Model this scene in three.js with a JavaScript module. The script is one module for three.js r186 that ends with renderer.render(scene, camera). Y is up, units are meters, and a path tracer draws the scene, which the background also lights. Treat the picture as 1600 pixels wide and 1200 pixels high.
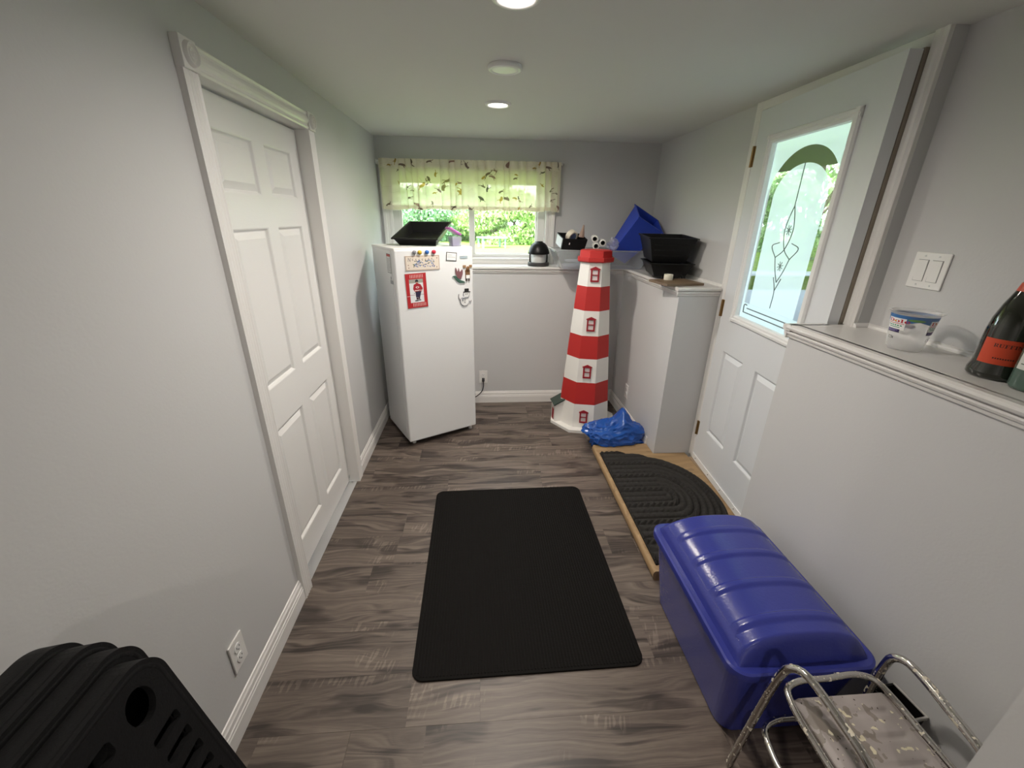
import * as THREE from 'three';
import { RoundedBoxGeometry } from 'three/addons/geometries/RoundedBoxGeometry.js';
import { mergeGeometries, mergeVertices, toCreasedNormals } from 'three/addons/utils/BufferGeometryUtils.js';

// ------------------------------------------------------------------ camera, sky, sun, exposure
const scene = new THREE.Scene();
const camera = new THREE.PerspectiveCamera(2 * Math.atan(600 / 648.5) * 180 / Math.PI, 4 / 3, 0.02, 200);
camera.position.set(0.8017, 1.5655, 3.4465);
camera.rotation.order = 'YXZ';
camera.rotation.set(-0.3832, -0.0752, 0.0149);
scene.add(camera);

const renderer = new THREE.WebGLRenderer({ antialias: true });
renderer.toneMapping = THREE.LinearToneMapping;
renderer.toneMappingExposure = 1.05;
renderer.shadowMap.enabled = true;

scene.background = new THREE.Color().setRGB(0.80, 0.93, 1.0);      // bright hazy sky
scene.backgroundIntensity = 9.0;
const sun = new THREE.DirectionalLight(new THREE.Color().setRGB(1, 0.95, 0.84), 13);
sun.position.set(-5, 14, 8);
sun.castShadow = true;
Object.assign(sun.shadow.camera, { left: -16, right: 16, top: 16, bottom: -16, near: 0.5, far: 60 });
sun.shadow.mapSize.set(2048, 2048);
scene.add(sun, sun.target);
const LAMP_COLOR = new THREE.Color().setRGB(1.0, 0.915, 0.825);
const LAMP_POWER = 6.4;

// ------------------------------------------------------------------ helpers
const H = 2.12;
let seed = 12345;
const rnd = () => { seed |= 0; seed = seed + 0x6D2B79F5 | 0; let t = Math.imul(seed ^ seed >>> 15, 1 | seed); t = t + Math.imul(t ^ t >>> 7, 61 | t) ^ t; return ((t ^ t >>> 14) >>> 0) / 4294967296; };
const rr = (a, b) => a + (b - a) * rnd();
const hash = (x, y, s = 0) => { let h = Math.imul(x, 374761393) + Math.imul(y, 668265263) + Math.imul(s, 1442695041); h = Math.imul(h ^ h >>> 13, 1274126177); return ((h ^ h >>> 16) >>> 0) / 4294967296; };
const sm = (t) => t * t * (3 - 2 * t);
const vnoise = (x, y, s = 0) => { const i = Math.floor(x), j = Math.floor(y), u = sm(x - i), v = sm(y - j); return (hash(i, j, s) * (1 - u) + hash(i + 1, j, s) * u) * (1 - v) + (hash(i, j + 1, s) * (1 - u) + hash(i + 1, j + 1, s) * u) * v; };
const fbm = (x, y, s = 0, o = 4) => { let a = 0, w = 0.5, t = 0; for (let k = 0; k < o; k++) { a += w * vnoise(x, y, s + k); t += w; x *= 2.03; y *= 2.03; w *= 0.5; } return a / t; };
const clamp = (x, a = 0, b = 1) => Math.min(b, Math.max(a, x));
const n3 = (x, y, z, s) => (vnoise(x + z * 0.7, y - z * 0.4, s) + vnoise(y + 11.3, z + x * 0.3, s + 5) + vnoise(z - 7.1, x + y * 0.2, s + 9)) / 3;

const used = new Map();
function numbered(name) { const k = used.get(name) ?? 0; used.set(name, k + 1); return k ? name + '_' + String(k).padStart(3, '0') : name; }
function clean(g) {
  let q = g.index ? g.toNonIndexed() : g;
  if (!q.attributes.normal) q.computeVertexNormals();
  if (!q.attributes.uv) metreUV(q);
  for (const k of Object.keys(q.attributes)) if (!['position', 'normal', 'uv'].includes(k)) q.deleteAttribute(k);
  q.morphAttributes = {};
  return q;
}
function merge(list) { return list.length === 1 ? list[0] : mergeGeometries(list.map(clean), false); }
function metreUV(g) {                                               // box projection, one unit a metre
  const p = g.attributes.position, n = g.attributes.normal, uv = new Float32Array(p.count * 2);
  for (let i = 0; i < p.count; i++) {
    const ax = Math.abs(n.getX(i)), ay = Math.abs(n.getY(i)), az = Math.abs(n.getZ(i));
    let u, v;
    if (ay >= ax && ay >= az) { u = p.getX(i); v = p.getZ(i); } else if (ax >= az) { u = p.getZ(i); v = p.getY(i); } else { u = p.getX(i); v = p.getY(i); }
    uv[2 * i] = u; uv[2 * i + 1] = v;
  }
  g.setAttribute('uv', new THREE.BufferAttribute(uv, 2));
  return g;
}
const at = (g, x = 0, y = 0, z = 0) => g.translate(x, y, z);
const flat = (g) => { const q = g.index ? g.toNonIndexed() : g; q.computeVertexNormals(); return q; };
// box given by its limits
function bx(x0, x1, y0, y1, z0, z1, r = 0) {
  const w = x1 - x0, h = y1 - y0, d = z1 - z0;
  let g = r ? new RoundedBoxGeometry(w, h, d, 2, Math.min(r, w / 2.01, h / 2.01, d / 2.01)) : new THREE.BoxGeometry(w, h, d);
  if (g.index) g = g.toNonIndexed();
  g.translate((x0 + x1) / 2, (y0 + y1) / 2, (z0 + z1) / 2);
  return metreUV(g);
}
function cyl(r0, r1, h, x = 0, y = 0, z = 0, n = 32, open = false) { return new THREE.CylinderGeometry(r1, r0, h, n, 1, open).translate(x, y + h / 2, z); }
const lathe = (pts, n = 48) => new THREE.LatheGeometry(pts.map(([a, b]) => new THREE.Vector2(a, b)), n);
function tube(pts, r, seg = 40, n = 10, closed = false) { return new THREE.TubeGeometry(new THREE.CatmullRomCurve3(pts.map((p) => new THREE.Vector3(...p)), closed, 'centripetal'), seg, r, n, closed); }
// prism: profile points (out, up) carried from a to b
function mould(profile, a, b, out, up = [0, 1, 0]) {
  const A = new THREE.Vector3(...a), B = new THREE.Vector3(...b), O = new THREE.Vector3(...out), U = new THREE.Vector3(...up);
  const pt = (P, [s, t]) => P.clone().addScaledVector(O, s).addScaledVector(U, t);
  const pos = [], push = (...v) => v.forEach((q) => pos.push(q.x, q.y, q.z));
  const n = profile.length;
  for (let i = 0; i < n; i++) { const p = profile[i], q = profile[(i + 1) % n]; const a0 = pt(A, p), a1 = pt(A, q), b0 = pt(B, p), b1 = pt(B, q); push(a0, b0, b1, a0, b1, a1); }
  const tri = THREE.ShapeUtils.triangulateShape(profile.map(([s, t]) => new THREE.Vector2(s, t)), []);
  for (const [i, j, k] of tri) { push(pt(A, profile[i]), pt(A, profile[j]), pt(A, profile[k])); push(pt(B, profile[k]), pt(B, profile[j]), pt(B, profile[i])); }
  const g = new THREE.BufferGeometry(); g.setAttribute('position', new THREE.Float32BufferAttribute(pos, 3)); g.computeVertexNormals();
  return metreUV(g);
}
function rrect(w, h, r, cx = 0, cy = 0) {
  const s = new THREE.Shape(), x = cx - w / 2, y = cy - h / 2;
  s.moveTo(x + r, y); s.lineTo(x + w - r, y); s.absarc(x + w - r, y + r, r, -Math.PI / 2, 0); s.lineTo(x + w, y + h - r); s.absarc(x + w - r, y + h - r, r, 0, Math.PI / 2);
  s.lineTo(x + r, y + h); s.absarc(x + r, y + h - r, r, Math.PI / 2, Math.PI); s.lineTo(x, y + r); s.absarc(x + r, y + r, r, Math.PI, Math.PI * 1.5);
  return s;
}
function hole(x0, x1, y0, y1) { const p = new THREE.Path(); p.moveTo(x0, y0); p.lineTo(x0, y1); p.lineTo(x1, y1); p.lineTo(x1, y0); p.closePath(); return p; }
const poly = (pts) => { const s = new THREE.Shape(); pts.forEach(([x, y], i) => i ? s.lineTo(x, y) : s.moveTo(x, y)); s.closePath(); return s; };
const ext = (shape, depth, bevel = 0, seg = 2, curve = 12, bt = bevel) => new THREE.ExtrudeGeometry(shape, { depth, bevelEnabled: bevel > 0, bevelSize: bevel, bevelThickness: bt, bevelSegments: seg, curveSegments: curve, bevelOffset: -bevel });
function mesh(name, geoms, material, parent) {
  const g = Array.isArray(geoms) ? merge(geoms) : geoms;
  if (!g.attributes.uv) metreUV(g);
  const m = new THREE.Mesh(g, material);
  m.castShadow = m.receiveShadow = true;
  if (parent) { m.name = name; parent.add(m); } else { m.name = numbered(name); scene.add(m); }
  return m;
}
function tag(o, label, category, group, kind) { o.userData.label = label; o.userData.category = category; if (group) o.userData.group = group; if (kind) o.userData.kind = kind; return o; }
function thing(name, label, category, pos = [0, 0, 0], turn = 0, group) { const o = new THREE.Group(); o.name = numbered(name); o.position.set(...pos); o.rotation.y = turn; scene.add(o); return tag(o, label, category, group); }
function structGroup(name, label, category) { const o = new THREE.Group(); o.name = name; scene.add(o); return tag(o, label, category, null, 'structure'); }
function struct(name, geoms, material, label, category) { const m = mesh(name, geoms, material); return tag(m, label, category, null, 'structure'); }

// ------------------------------------------------------------------ textures
function dataTex(w, h, f, srgb = true) {
  const d = new Uint8Array(w * h * 4);
  for (let j = 0; j < h; j++) for (let i = 0; i < w; i++) { const c = f(i / w, j / h, i, j); const k = 4 * (j * w + i); d[k] = clamp(c[0]) * 255; d[k + 1] = clamp(c[1]) * 255; d[k + 2] = clamp(c[2]) * 255; d[k + 3] = c.length > 3 ? clamp(c[3]) * 255 : 255; }
  const t = new THREE.DataTexture(d, w, h); t.wrapS = t.wrapT = THREE.RepeatWrapping; t.magFilter = THREE.LinearFilter; t.minFilter = THREE.LinearFilter;
  if (srgb) t.colorSpace = THREE.SRGBColorSpace; t.needsUpdate = true; return t;
}
function canvasTex(w, h, draw) {
  const c = document.createElement('canvas'); c.width = w; c.height = h; draw(c.getContext('2d'), w, h);
  const t = new THREE.CanvasTexture(c); t.colorSpace = THREE.SRGBColorSpace; t.wrapS = t.wrapT = THREE.RepeatWrapping; return t;
}
const rep = (t, x, y) => { const c = t.clone(); c.repeat.set(x, y); c.needsUpdate = true; return c; };
const std = (color, roughness = 0.6, o = {}) => new THREE.MeshStandardMaterial({ color, roughness, ...o });
const phy = (color, roughness = 0.5, o = {}) => new THREE.MeshPhysicalMaterial({ color, roughness, ...o });

const tileNoise = (u, v, n, s) => { const x = u * n, y = v * n, i = Math.floor(x), j = Math.floor(y), a = sm(x - i), b = sm(y - j), w = (p) => ((p % n) + n) % n; return (hash(w(i), w(j), s) * (1 - a) + hash(w(i + 1), w(j), s) * a) * (1 - b) + (hash(w(i), w(j + 1), s) * (1 - a) + hash(w(i + 1), w(j + 1), s) * a) * b; };
const grainTex = dataTex(256, 256, (u, v) => { const t = 0.5 * tileNoise(u, v, 64, 3) + 0.3 * tileNoise(u, v, 128, 4) + 0.2 * tileNoise(u, v, 16, 5); return [t, t, t]; }, false);

// dark grey-brown laminate: streaks, cathedral figure and knots along u
function woodTex(s) {
  const W = 1024, Hh = 256, knots = [];
  for (let k = 0; k < 7; k++) knots.push([hash(k, 1, s), hash(k, 2, s), 0.6 + 0.8 * hash(k, 3, s)]);
  return dataTex(W, Hh, (u, v) => {
    const X = u * 1.3, Y = v * 0.325;                              // metres
    let warp = (fbm(X * 2.3, Y * 5, s, 3) - 0.5) * 0.12;
    let kn = 0;
    for (const [ku, kv, ks] of knots) { let dx = X - ku * 1.3, dy = Y - kv * 0.325; const r2 = (dx * dx) / (0.0105 * ks) + (dy * dy) / (0.00075 * ks); warp += 0.030 * Math.exp(-r2 * 0.5) * (dy > 0 ? 1 : -1) * clamp(Math.abs(dy) * 60); kn = Math.max(kn, Math.exp(-r2 * 9)); }
    const y2 = Y + warp;
    let t = 0.52 + 0.20 * (fbm(X * 1.6 + 3, y2 * 16, s + 20, 3) - 0.5) * 2;
    t += 0.30 * (fbm(X * 2.6, y2 * 130, s + 40, 4) - 0.5) * 2;
    const streak = fbm(X * 2.6 + 9, y2 * 17, s + 60, 4); if (streak > 0.54) t -= Math.min(0.34, (streak - 0.54) * 3.2) * (0.75 + 0.5 * fbm(X * 4, y2 * 160, s + 61, 2));
    const fine = vnoise(X * 40, Y * 1000, s + 80); t += (fine - 0.5) * 0.16;
    const crack = fbm(X * 6 + 4, y2 * 70, s + 90, 2); if (crack > 0.72) t -= (crack - 0.72) * 2.4;
    const saw = fbm(X * 5 + 50, Y * 9, s + 95, 2); if (saw > 0.68) t += 0.22 * clamp((saw - 0.68) * 12) * (vnoise((X + Y * 0.25) * 160, Y * 22, s + 97) > 0.6 ? 1 : -0.1);
    t -= kn * 0.5; t = clamp(t);
    const lo = [0.205, 0.175, 0.16], mi = [0.385, 0.342, 0.312], hi = [0.545, 0.50, 0.458];
    const k = t < 0.5 ? t * 2 : (t - 0.5) * 2, A = t < 0.5 ? lo : mi, B = t < 0.5 ? mi : hi;
    return A.map((a, i) => a + (B[i] - a) * k);
  });
}
const plyTex = dataTex(512, 128, (u, v) => { const w = (fbm(u * 3, v * 2.5, 7, 3) - 0.5) * 0.3; const t = 0.5 + 0.5 * (fbm(u * 2.2, (v + w) * 16, 8, 4) - 0.5) * 2 + 0.12 * (vnoise(u * 40, v * 180, 9) - 0.5); const d = fbm(u * 7 + 3, v * 3, 17, 3) > 0.66 ? 0.88 : 1; return [0.66 * d * (0.80 + 0.26 * t), 0.55 * d * (0.78 + 0.28 * t), 0.405 * d * (0.76 + 0.3 * t)]; });
const boardTex = dataTex(256, 128, (u, v) => { const t = fbm(u * 3, v * 24, 31, 4); return [0.36 + 0.14 * t, 0.30 + 0.11 * t, 0.235 + 0.08 * t]; });
const splatTex = dataTex(512, 512, (u, v) => {
  const big = fbm(u * 9, v * 9, 41, 4), small = fbm(u * 46, v * 46, 43, 2), drip = fbm(u * 22, v * 22, 47, 3);
  let c = [0.60, 0.57, 0.56]; const g = (fbm(u * 4, v * 4, 49, 4) - 0.5) * 0.16; c = c.map((x) => x + g);
  if (big > 0.66) c = [0.50, 0.47, 0.44];
  if (drip > 0.745) c = [0.80, 0.77, 0.67];
  if (small > 0.865) c = [0.22, 0.19, 0.15];
  return c;
});
const chromeSpat = dataTex(512, 128, (u, v) => { const k = fbm(u * 30, v * 7, 51, 3) > 0.735 || fbm(u * 90, v * 18, 53, 2) > 0.86; return k ? [0.82, 0.79, 0.72] : [0.80, 0.79, 0.77]; });
const chromeMetal = dataTex(512, 128, (u, v) => { const k = fbm(u * 30, v * 7, 51, 3) > 0.735 || fbm(u * 90, v * 18, 53, 2) > 0.86; return k ? [0, 0.75, 0] : [0, 0.16, 1]; }, false);
const grassTex = dataTex(256, 256, (u, v) => { const t = 0.6 * tileNoise(u, v, 32, 61) + 0.4 * tileNoise(u, v, 96, 62); return [0.40 + 0.22 * t, 0.52 + 0.2 * t, 0.20 + 0.12 * t]; });

// ------------------------------------------------------------------ materials
const M = {
  wall: std(new THREE.Color().setRGB(0.575, 0.575, 0.575), 0.75, { bumpMap: rep(grainTex, 3, 3), bumpScale: 0.0002 }),
  ceiling: std(new THREE.Color().setRGB(0.66, 0.655, 0.63), 0.9),
  trim: std(new THREE.Color().setRGB(0.78, 0.765, 0.745), 0.38),
  door: std(new THREE.Color().setRGB(0.77, 0.765, 0.75), 0.4, { bumpMap: rep(grainTex, 1, 6), bumpScale: 0.00025 }),
  ledge: std(new THREE.Color().setRGB(0.66, 0.645, 0.625), 0.28),
  white: std(new THREE.Color().setRGB(0.82, 0.82, 0.81), 0.4),
  plate: std(new THREE.Color().setRGB(0.80, 0.79, 0.77), 0.3),
  dark: std(new THREE.Color().setRGB(0.015, 0.015, 0.015), 0.6),
  black: phy(new THREE.Color().setRGB(0.009, 0.009, 0.0095), 0.6, { specularIntensity: 0.4, bumpMap: rep(grainTex, 6, 6), bumpScale: 0.0004 }),
  blackPlastic: phy(new THREE.Color().setRGB(0.006, 0.006, 0.0065), 0.4, { specularIntensity: 0.5 }),
  rubber: phy(new THREE.Color().setRGB(0.0062, 0.0055, 0.0050), 0.72, { specularIntensity: 0.2, bumpMap: rep(grainTex, 5, 5), bumpScale: 0.0006 }),
  coir: phy(new THREE.Color().setRGB(0.030, 0.028, 0.026), 0.85, { specularIntensity: 0.35, bumpMap: rep(grainTex, 6, 6), bumpScale: 0.0015 }),
  brass: std(new THREE.Color().setRGB(0.33, 0.21, 0.09), 0.42, { metalness: 0.9 }),
  steel: std(new THREE.Color().setRGB(0.62, 0.62, 0.62), 0.3, { metalness: 1 }),
  red: std(new THREE.Color().setRGB(0.47, 0.022, 0.020), 0.5),
  darkRed: std(new THREE.Color().setRGB(0.28, 0.008, 0.018), 0.45),
  shipWhite: std(new THREE.Color().setRGB(0.80, 0.785, 0.75), 0.45),
  greenRoof: std(new THREE.Color().setRGB(0.035, 0.055, 0.045), 0.7),
  fridge: std(new THREE.Color().setRGB(0.80, 0.81, 0.815), 0.33),
  gasket: std(new THREE.Color().setRGB(0.18, 0.18, 0.18), 0.7),
  blueTote: std(new THREE.Color().setRGB(0.036, 0.046, 0.27), 0.24, { bumpMap: rep(grainTex, 3, 3), bumpScale: 0.0004 }),
  blueBin: std(new THREE.Color().setRGB(0.020, 0.060, 0.48), 0.42),
  chrome: std(0xffffff, 1, { map: rep(chromeSpat, 3, 1), metalness: 1, metalnessMap: rep(chromeMetal, 3, 1), roughnessMap: rep(chromeMetal, 3, 1) }),
  step: std(0xffffff, 0.5, { map: splatTex }),
  ply: std(0xffffff, 0.55, { map: rep(plyTex, 1.2, 4) }),
  board: std(0xffffff, 0.6, { map: rep(boardTex, 3, 8) }),
  glass: phy(0xffffff, 0.0, { transmission: 1, thickness: 0, ior: 1.5 }),
  frosted: phy(new THREE.Color().setRGB(0.88, 0.97, 0.96), 0.84, { transmission: 1, thickness: 0, ior: 1.4 }),
  etch: phy(new THREE.Color().setRGB(0.30, 0.34, 0.33), 0.2, { transmission: 0.6, thickness: 0 }),
  clearPlastic: phy(new THREE.Color().setRGB(0.90, 0.91, 0.91), 0.32, { transmission: 0.93, thickness: 0, ior: 1.45 }),
  film: phy(new THREE.Color().setRGB(0.92, 0.92, 0.96), 0.35, { transmission: 0.85, thickness: 0 }),
  lens: std(0xffffff, 0.5, { emissive: LAMP_COLOR.clone(), emissiveIntensity: 6 }),
  vinyl: std(new THREE.Color().setRGB(0.74, 0.73, 0.71), 0.4),
};

// ------------------------------------------------------------------ floor
{
  const floor = structGroup('floor', 'dark grey brown wood laminate floor of long planks', 'floor');
  mesh('subfloor', [bx(-0.12, 3.3, -0.12, -0.008, -0.36, 5.3)], std(new THREE.Color().setRGB(0.03, 0.027, 0.024), 0.9), floor);
  const mats = [1, 2, 3, 4].map((s) => { const t = woodTex(100 * s); return std(0xffffff, 0.42, { map: t, bumpMap: t, bumpScale: 0.0004 }); });
  const pitch = 0.178, gap = 0.0007, L = 1.22;
  let row = 0;
  for (let z1 = 2.58 - 15 * pitch; z1 < 5.2; z1 += pitch, row++) {
    const z0 = Math.max(z1 - pitch, 0); if (z1 < 0.02) continue;
    const end = z0 > 3.1 ? 3.2 : 2.0;
    const rowOf258 = Math.abs(z1 - 2.58) < 0.01;
    let x = (rowOf258 ? 0.777 : 0.777 - 0.41 * ((row * 3) % 5 + 1)) - L * 2;
    for (; x < end; x += L) {
      const a = Math.max(x, 0), b = Math.min(x + L, end); if (b - a < 0.02) continue;
      const g = new THREE.BoxGeometry(b - a - gap, 0.008, z1 - z0 - gap).translate((a + b) / 2, -0.004, (z0 + z1) / 2).toNonIndexed();
      const u0 = rnd(), v0 = rnd(), p = g.attributes.position, uv = g.attributes.uv;
      for (let i = 0; i < p.count; i++) uv.setXY(i, (p.getX(i) - x) / 1.3 + u0, (p.getZ(i) - z0) / 0.325 + v0);
      mesh('plank', g, mats[Math.floor(rnd() * 4)], floor);
    }
  }
}

// ------------------------------------------------------------------ walls and ceiling
struct('ceiling', [bx(-0.14, 3.34, H, H + 0.16, -0.36, 5.34)], M.ceiling, 'smooth white painted ceiling', 'ceiling');
const rotWallX = (g) => g.rotateY(-Math.PI / 2);                    // shape (z, y) extruded towards -x
{
  const s = poly([[-0.36, 0], [5.3, 0], [5.3, H], [-0.36, H]]); s.holes.push(hole(1.167, 1.998, 0, 1.939));
  struct('wall_left', [flat(ext(s, 0.12)).rotateY(-Math.PI / 2), bx(-0.30, -0.24, 0, H, 1.0, 2.2), bx(-0.24, -0.12, 0, H, 1.0, 1.1), bx(-0.24, -0.12, 0, H, 2.08, 2.2)].map((g) => metreUV(clean(g))), M.wall, 'pale grey left wall with the white six panel door', 'wall');
  const b = poly([[-0.12, 0], [2.36, 0], [2.36, H], [-0.12, H]]); b.holes.push(hole(0.085, 1.335, 1.225, 1.875));
  struct('wall_back', [metreUV(clean(flat(ext(b, 0.14)))).translate(0, 0, -0.36)], M.wall, 'grey upper back wall around the small window', 'wall');
}
struct('wall_back_lower', [bx(0, 2.243, 0, 1.168, -0.22, 0)], M.wall, 'grey half wall below the window sill', 'wall');
struct('wall_right', [bx(2.243, 2.36, 0, H, -0.36, 1.028)], M.wall, 'grey upper right wall in the far corner beside the entry door', 'wall');
struct('wall_right_lower', [bx(1.977, 2.243, 0, 1.168, 0, 1.027)], M.wall, 'grey half wall between back corner and entry door', 'wall');
struct('wall_right_near', [bx(2.279, 2.42, 0, H, 1.985, 3.17), bx(2.232, 2.36, 0, H, 1.935, 1.985)], M.wall, 'grey wall behind the cup and bottles with the light switch', 'wall');
struct('wall_right_near_lower', [bx(2.01, 2.279, 0, 1.168, 1.937, 3.053)], M.wall, 'grey half wall behind the blue storage tote', 'wall');
struct('wall_front', [bx(1.70, 3.3, 0, H, 3.053, 3.17)], M.wall, 'grey wall end in the bottom right corner of the picture', 'wall');
struct('wall_rear', [bx(-0.12, 3.3, 0, H, 5.2, 5.3), bx(3.2, 3.3, 0, H, 3.17, 5.2)], M.wall, 'grey wall behind the camera', 'wall');

// ------------------------------------------------------------------ ledges and mouldings
const nose = [[0, 0], [-0.02, 0], [-0.02, 0.024], [0, 0.024], [0.014, 0.024], [0.021, 0.019], [0.023, 0.012], [0.021, 0.005], [0.014, 0.0]];
const cove = [[0, 0], [0.004, -0.003 + 0.003], [0.008, 0.004], [0.009, 0.012], [0.014, 0.016], [0.016, 0.022], [0.015, 0.027], [0, 0.03]];
{
  const y = 1.168;
  struct('trim_1', [bx(0, 2.243, y, y + 0.024, -0.22, -0.01), bx(1.987, 2.243, y, y + 0.024, -0.01, 1.017),
    mould(nose, [0, y, 0], [1.977, y, 0], [0, 0, 1]), mould(nose, [1.977, y, -0.0], [1.977, y, 1.027], [-1, 0, 0]), mould(nose, [1.957, y, 1.027], [2.222, y, 1.027], [0, 0, 1]),
    mould(cove, [0, y - 0.03, 0], [1.977, y - 0.03, 0], [0, 0, 1]), mould(cove, [1.977, y - 0.03, 0], [1.977, y - 0.03, 1.027], [-1, 0, 0]), mould(cove, [1.961, y - 0.03, 1.027], [2.222, y - 0.03, 1.027], [0, 0, 1]),
  ], M.ledge, 'white L shaped ledge board below the window and along the far half wall', 'ledge');
  struct('trim_2', [bx(2.02, 2.279, y, y + 0.024, 1.947, 3.053), mould(nose, [2.01, y, 1.937], [2.01, y, 3.053], [-1, 0, 0]), mould(nose, [1.99, y, 1.937], [2.15, y, 1.937], [0, 0, -1]),
    mould(cove, [2.01, y - 0.03, 1.937], [2.01, y - 0.03, 3.053], [-1, 0, 0]), mould(cove, [1.994, y - 0.03, 1.937], [2.15, y - 0.03, 1.937], [0, 0, -1])], M.ledge, 'off white ledge board that carries the cup and bottles', 'ledge');
  const q = [[0, 0], [0.014, 0], [0.0135, 0.005], [0.011, 0.010], [0.006, 0.0135], [0, 0.015]];
  struct('trim_3', [mould(q, [2.279, 1.192, 1.985], [2.279, 1.192, 3.053], [-1, 0, 0]), mould(q, [2.217, 1.192, 1.985], [2.279, 1.192, 1.985], [0, 0, 1]), mould(q, [2.243, 1.192, 0.2], [2.243, 1.192, 1.028], [-1, 0, 0])], M.trim, 'thin white quarter round along the back of the ledges', 'trim');
}
const base = [[0, 0], [0.015, 0], [0.015, 0.058], [0.013, 0.062], [0.013, 0.070], [0.010, 0.074], [0.0095, 0.090], [0.006, 0.096], [0.004, 0.105], [0, 0.107]];
struct('baseboard_left', [mould(base, [0, 0, 0], [0, 0, 1.113], [1, 0, 0]), mould(base, [0, 0, 2.053], [0, 0, 5.2], [1, 0, 0])], M.trim, 'white moulded baseboard along the left wall', 'baseboard');
struct('baseboard_back', [mould(base, [0, 0, 0], [1.977, 0, 0], [0, 0, 1])], M.trim, 'white moulded baseboard under the window', 'baseboard');
struct('baseboard_right', [mould(base, [1.977, 0, 0.015], [1.977, 0, 0.895], [-1, 0, 0])], M.trim, 'white baseboard on the half wall behind the lighthouse, cut off at the landing', 'baseboard');

// ------------------------------------------------------------------ left six panel door
function raisedPanel(w, h, material, parent, map) {                  // recess frame and raised centre, local x right, y up, z out
  const b = 0.014;
  const fr = [[0, 0], [b, 0], [b * 0.75, -0.007], [b * 0.3, -0.009], [0, -0.011]];
  const g = [];
  const pr = (o) => [[0, 0], [b * 0.35, -0.002], [b * 0.7, -0.010], [b, -0.0125], [b, -0.0135], [0, -0.0135]];
  g.push(mould(pr(), [-w / 2, -h / 2, 0], [-w / 2, h / 2, 0], [1, 0, 0], [0, 0, 1]), mould(pr(), [w / 2, -h / 2, 0], [w / 2, h / 2, 0], [-1, 0, 0], [0, 0, 1]), mould(pr(), [-w / 2, -h / 2, 0], [w / 2, -h / 2, 0], [0, 1, 0], [0, 0, 1]), mould(pr(), [-w / 2, h / 2, 0], [w / 2, h / 2, 0], [0, -1, 0], [0, 0, 1]));
  const iw = w - 0.024, ih = h - 0.024;
  const raise = new THREE.BufferGeometry(), k = 0.026, z0 = -0.0125, z1 = -0.001;
  const o = [[-iw / 2, -ih / 2], [iw / 2, -ih / 2], [iw / 2, ih / 2], [-iw / 2, ih / 2]], inn = o.map(([x, y]) => [x - Math.sign(x) * k, y - Math.sign(y) * k]);
  const pos = []; const P = ([x, y], z) => pos.push(x, y, z);
  for (let i = 0; i < 4; i++) { const j = (i + 1) % 4; P(o[i], z0); P(o[j], z0); P(inn[j], z1); P(o[i], z0); P(inn[j], z1); P(inn[i], z1); }
  P(inn[0], z1); P(inn[1], z1); P(inn[2], z1); P(inn[0], z1); P(inn[2], z1); P(inn[3], z1);
  raise.setAttribute('position', new THREE.Float32BufferAttribute(pos, 3)); raise.computeVertexNormals(); metreUV(raise); g.push(raise);
  const all = merge(g); map(all); return mesh('panel', all, material, parent);
}
{
  const d = structGroup('door_1', 'white six panel interior door in the left wall', 'door');
  const z0 = 1.185, z1 = 1.981, y0 = 0.012, y1 = 1.918, xf = -0.045;
  const cols = [[1.275, 1.525], [1.61, 1.888]], rows = [[0.155, 0.735], [0.91, 1.512], [1.628, 1.818]];
  const s = poly([[z0, y0], [z1, y0], [z1, y1], [z0, y1]]);
  for (const c of cols) for (const r of rows) s.holes.push(hole(c[0], c[1], r[0], r[1]));
  mesh('leaf', [metreUV(clean(flat(ext(s, 0.013)).rotateY(-Math.PI / 2))).translate(xf, 0, 0), bx(xf - 0.036, xf - 0.013, y0, y1, z0, z1)], M.door, d);
  for (const c of cols) for (const r of rows) raisedPanel(c[1] - c[0], r[1] - r[0], M.door, d, (g) => g.rotateY(Math.PI / 2).translate(xf, (r[0] + r[1]) / 2, (c[0] + c[1]) / 2));
  mesh('bottom_hinge', [bx(xf, xf + 0.006, 0.03, 0.05, 1.178, 1.19)], M.steel, d);
}
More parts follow.
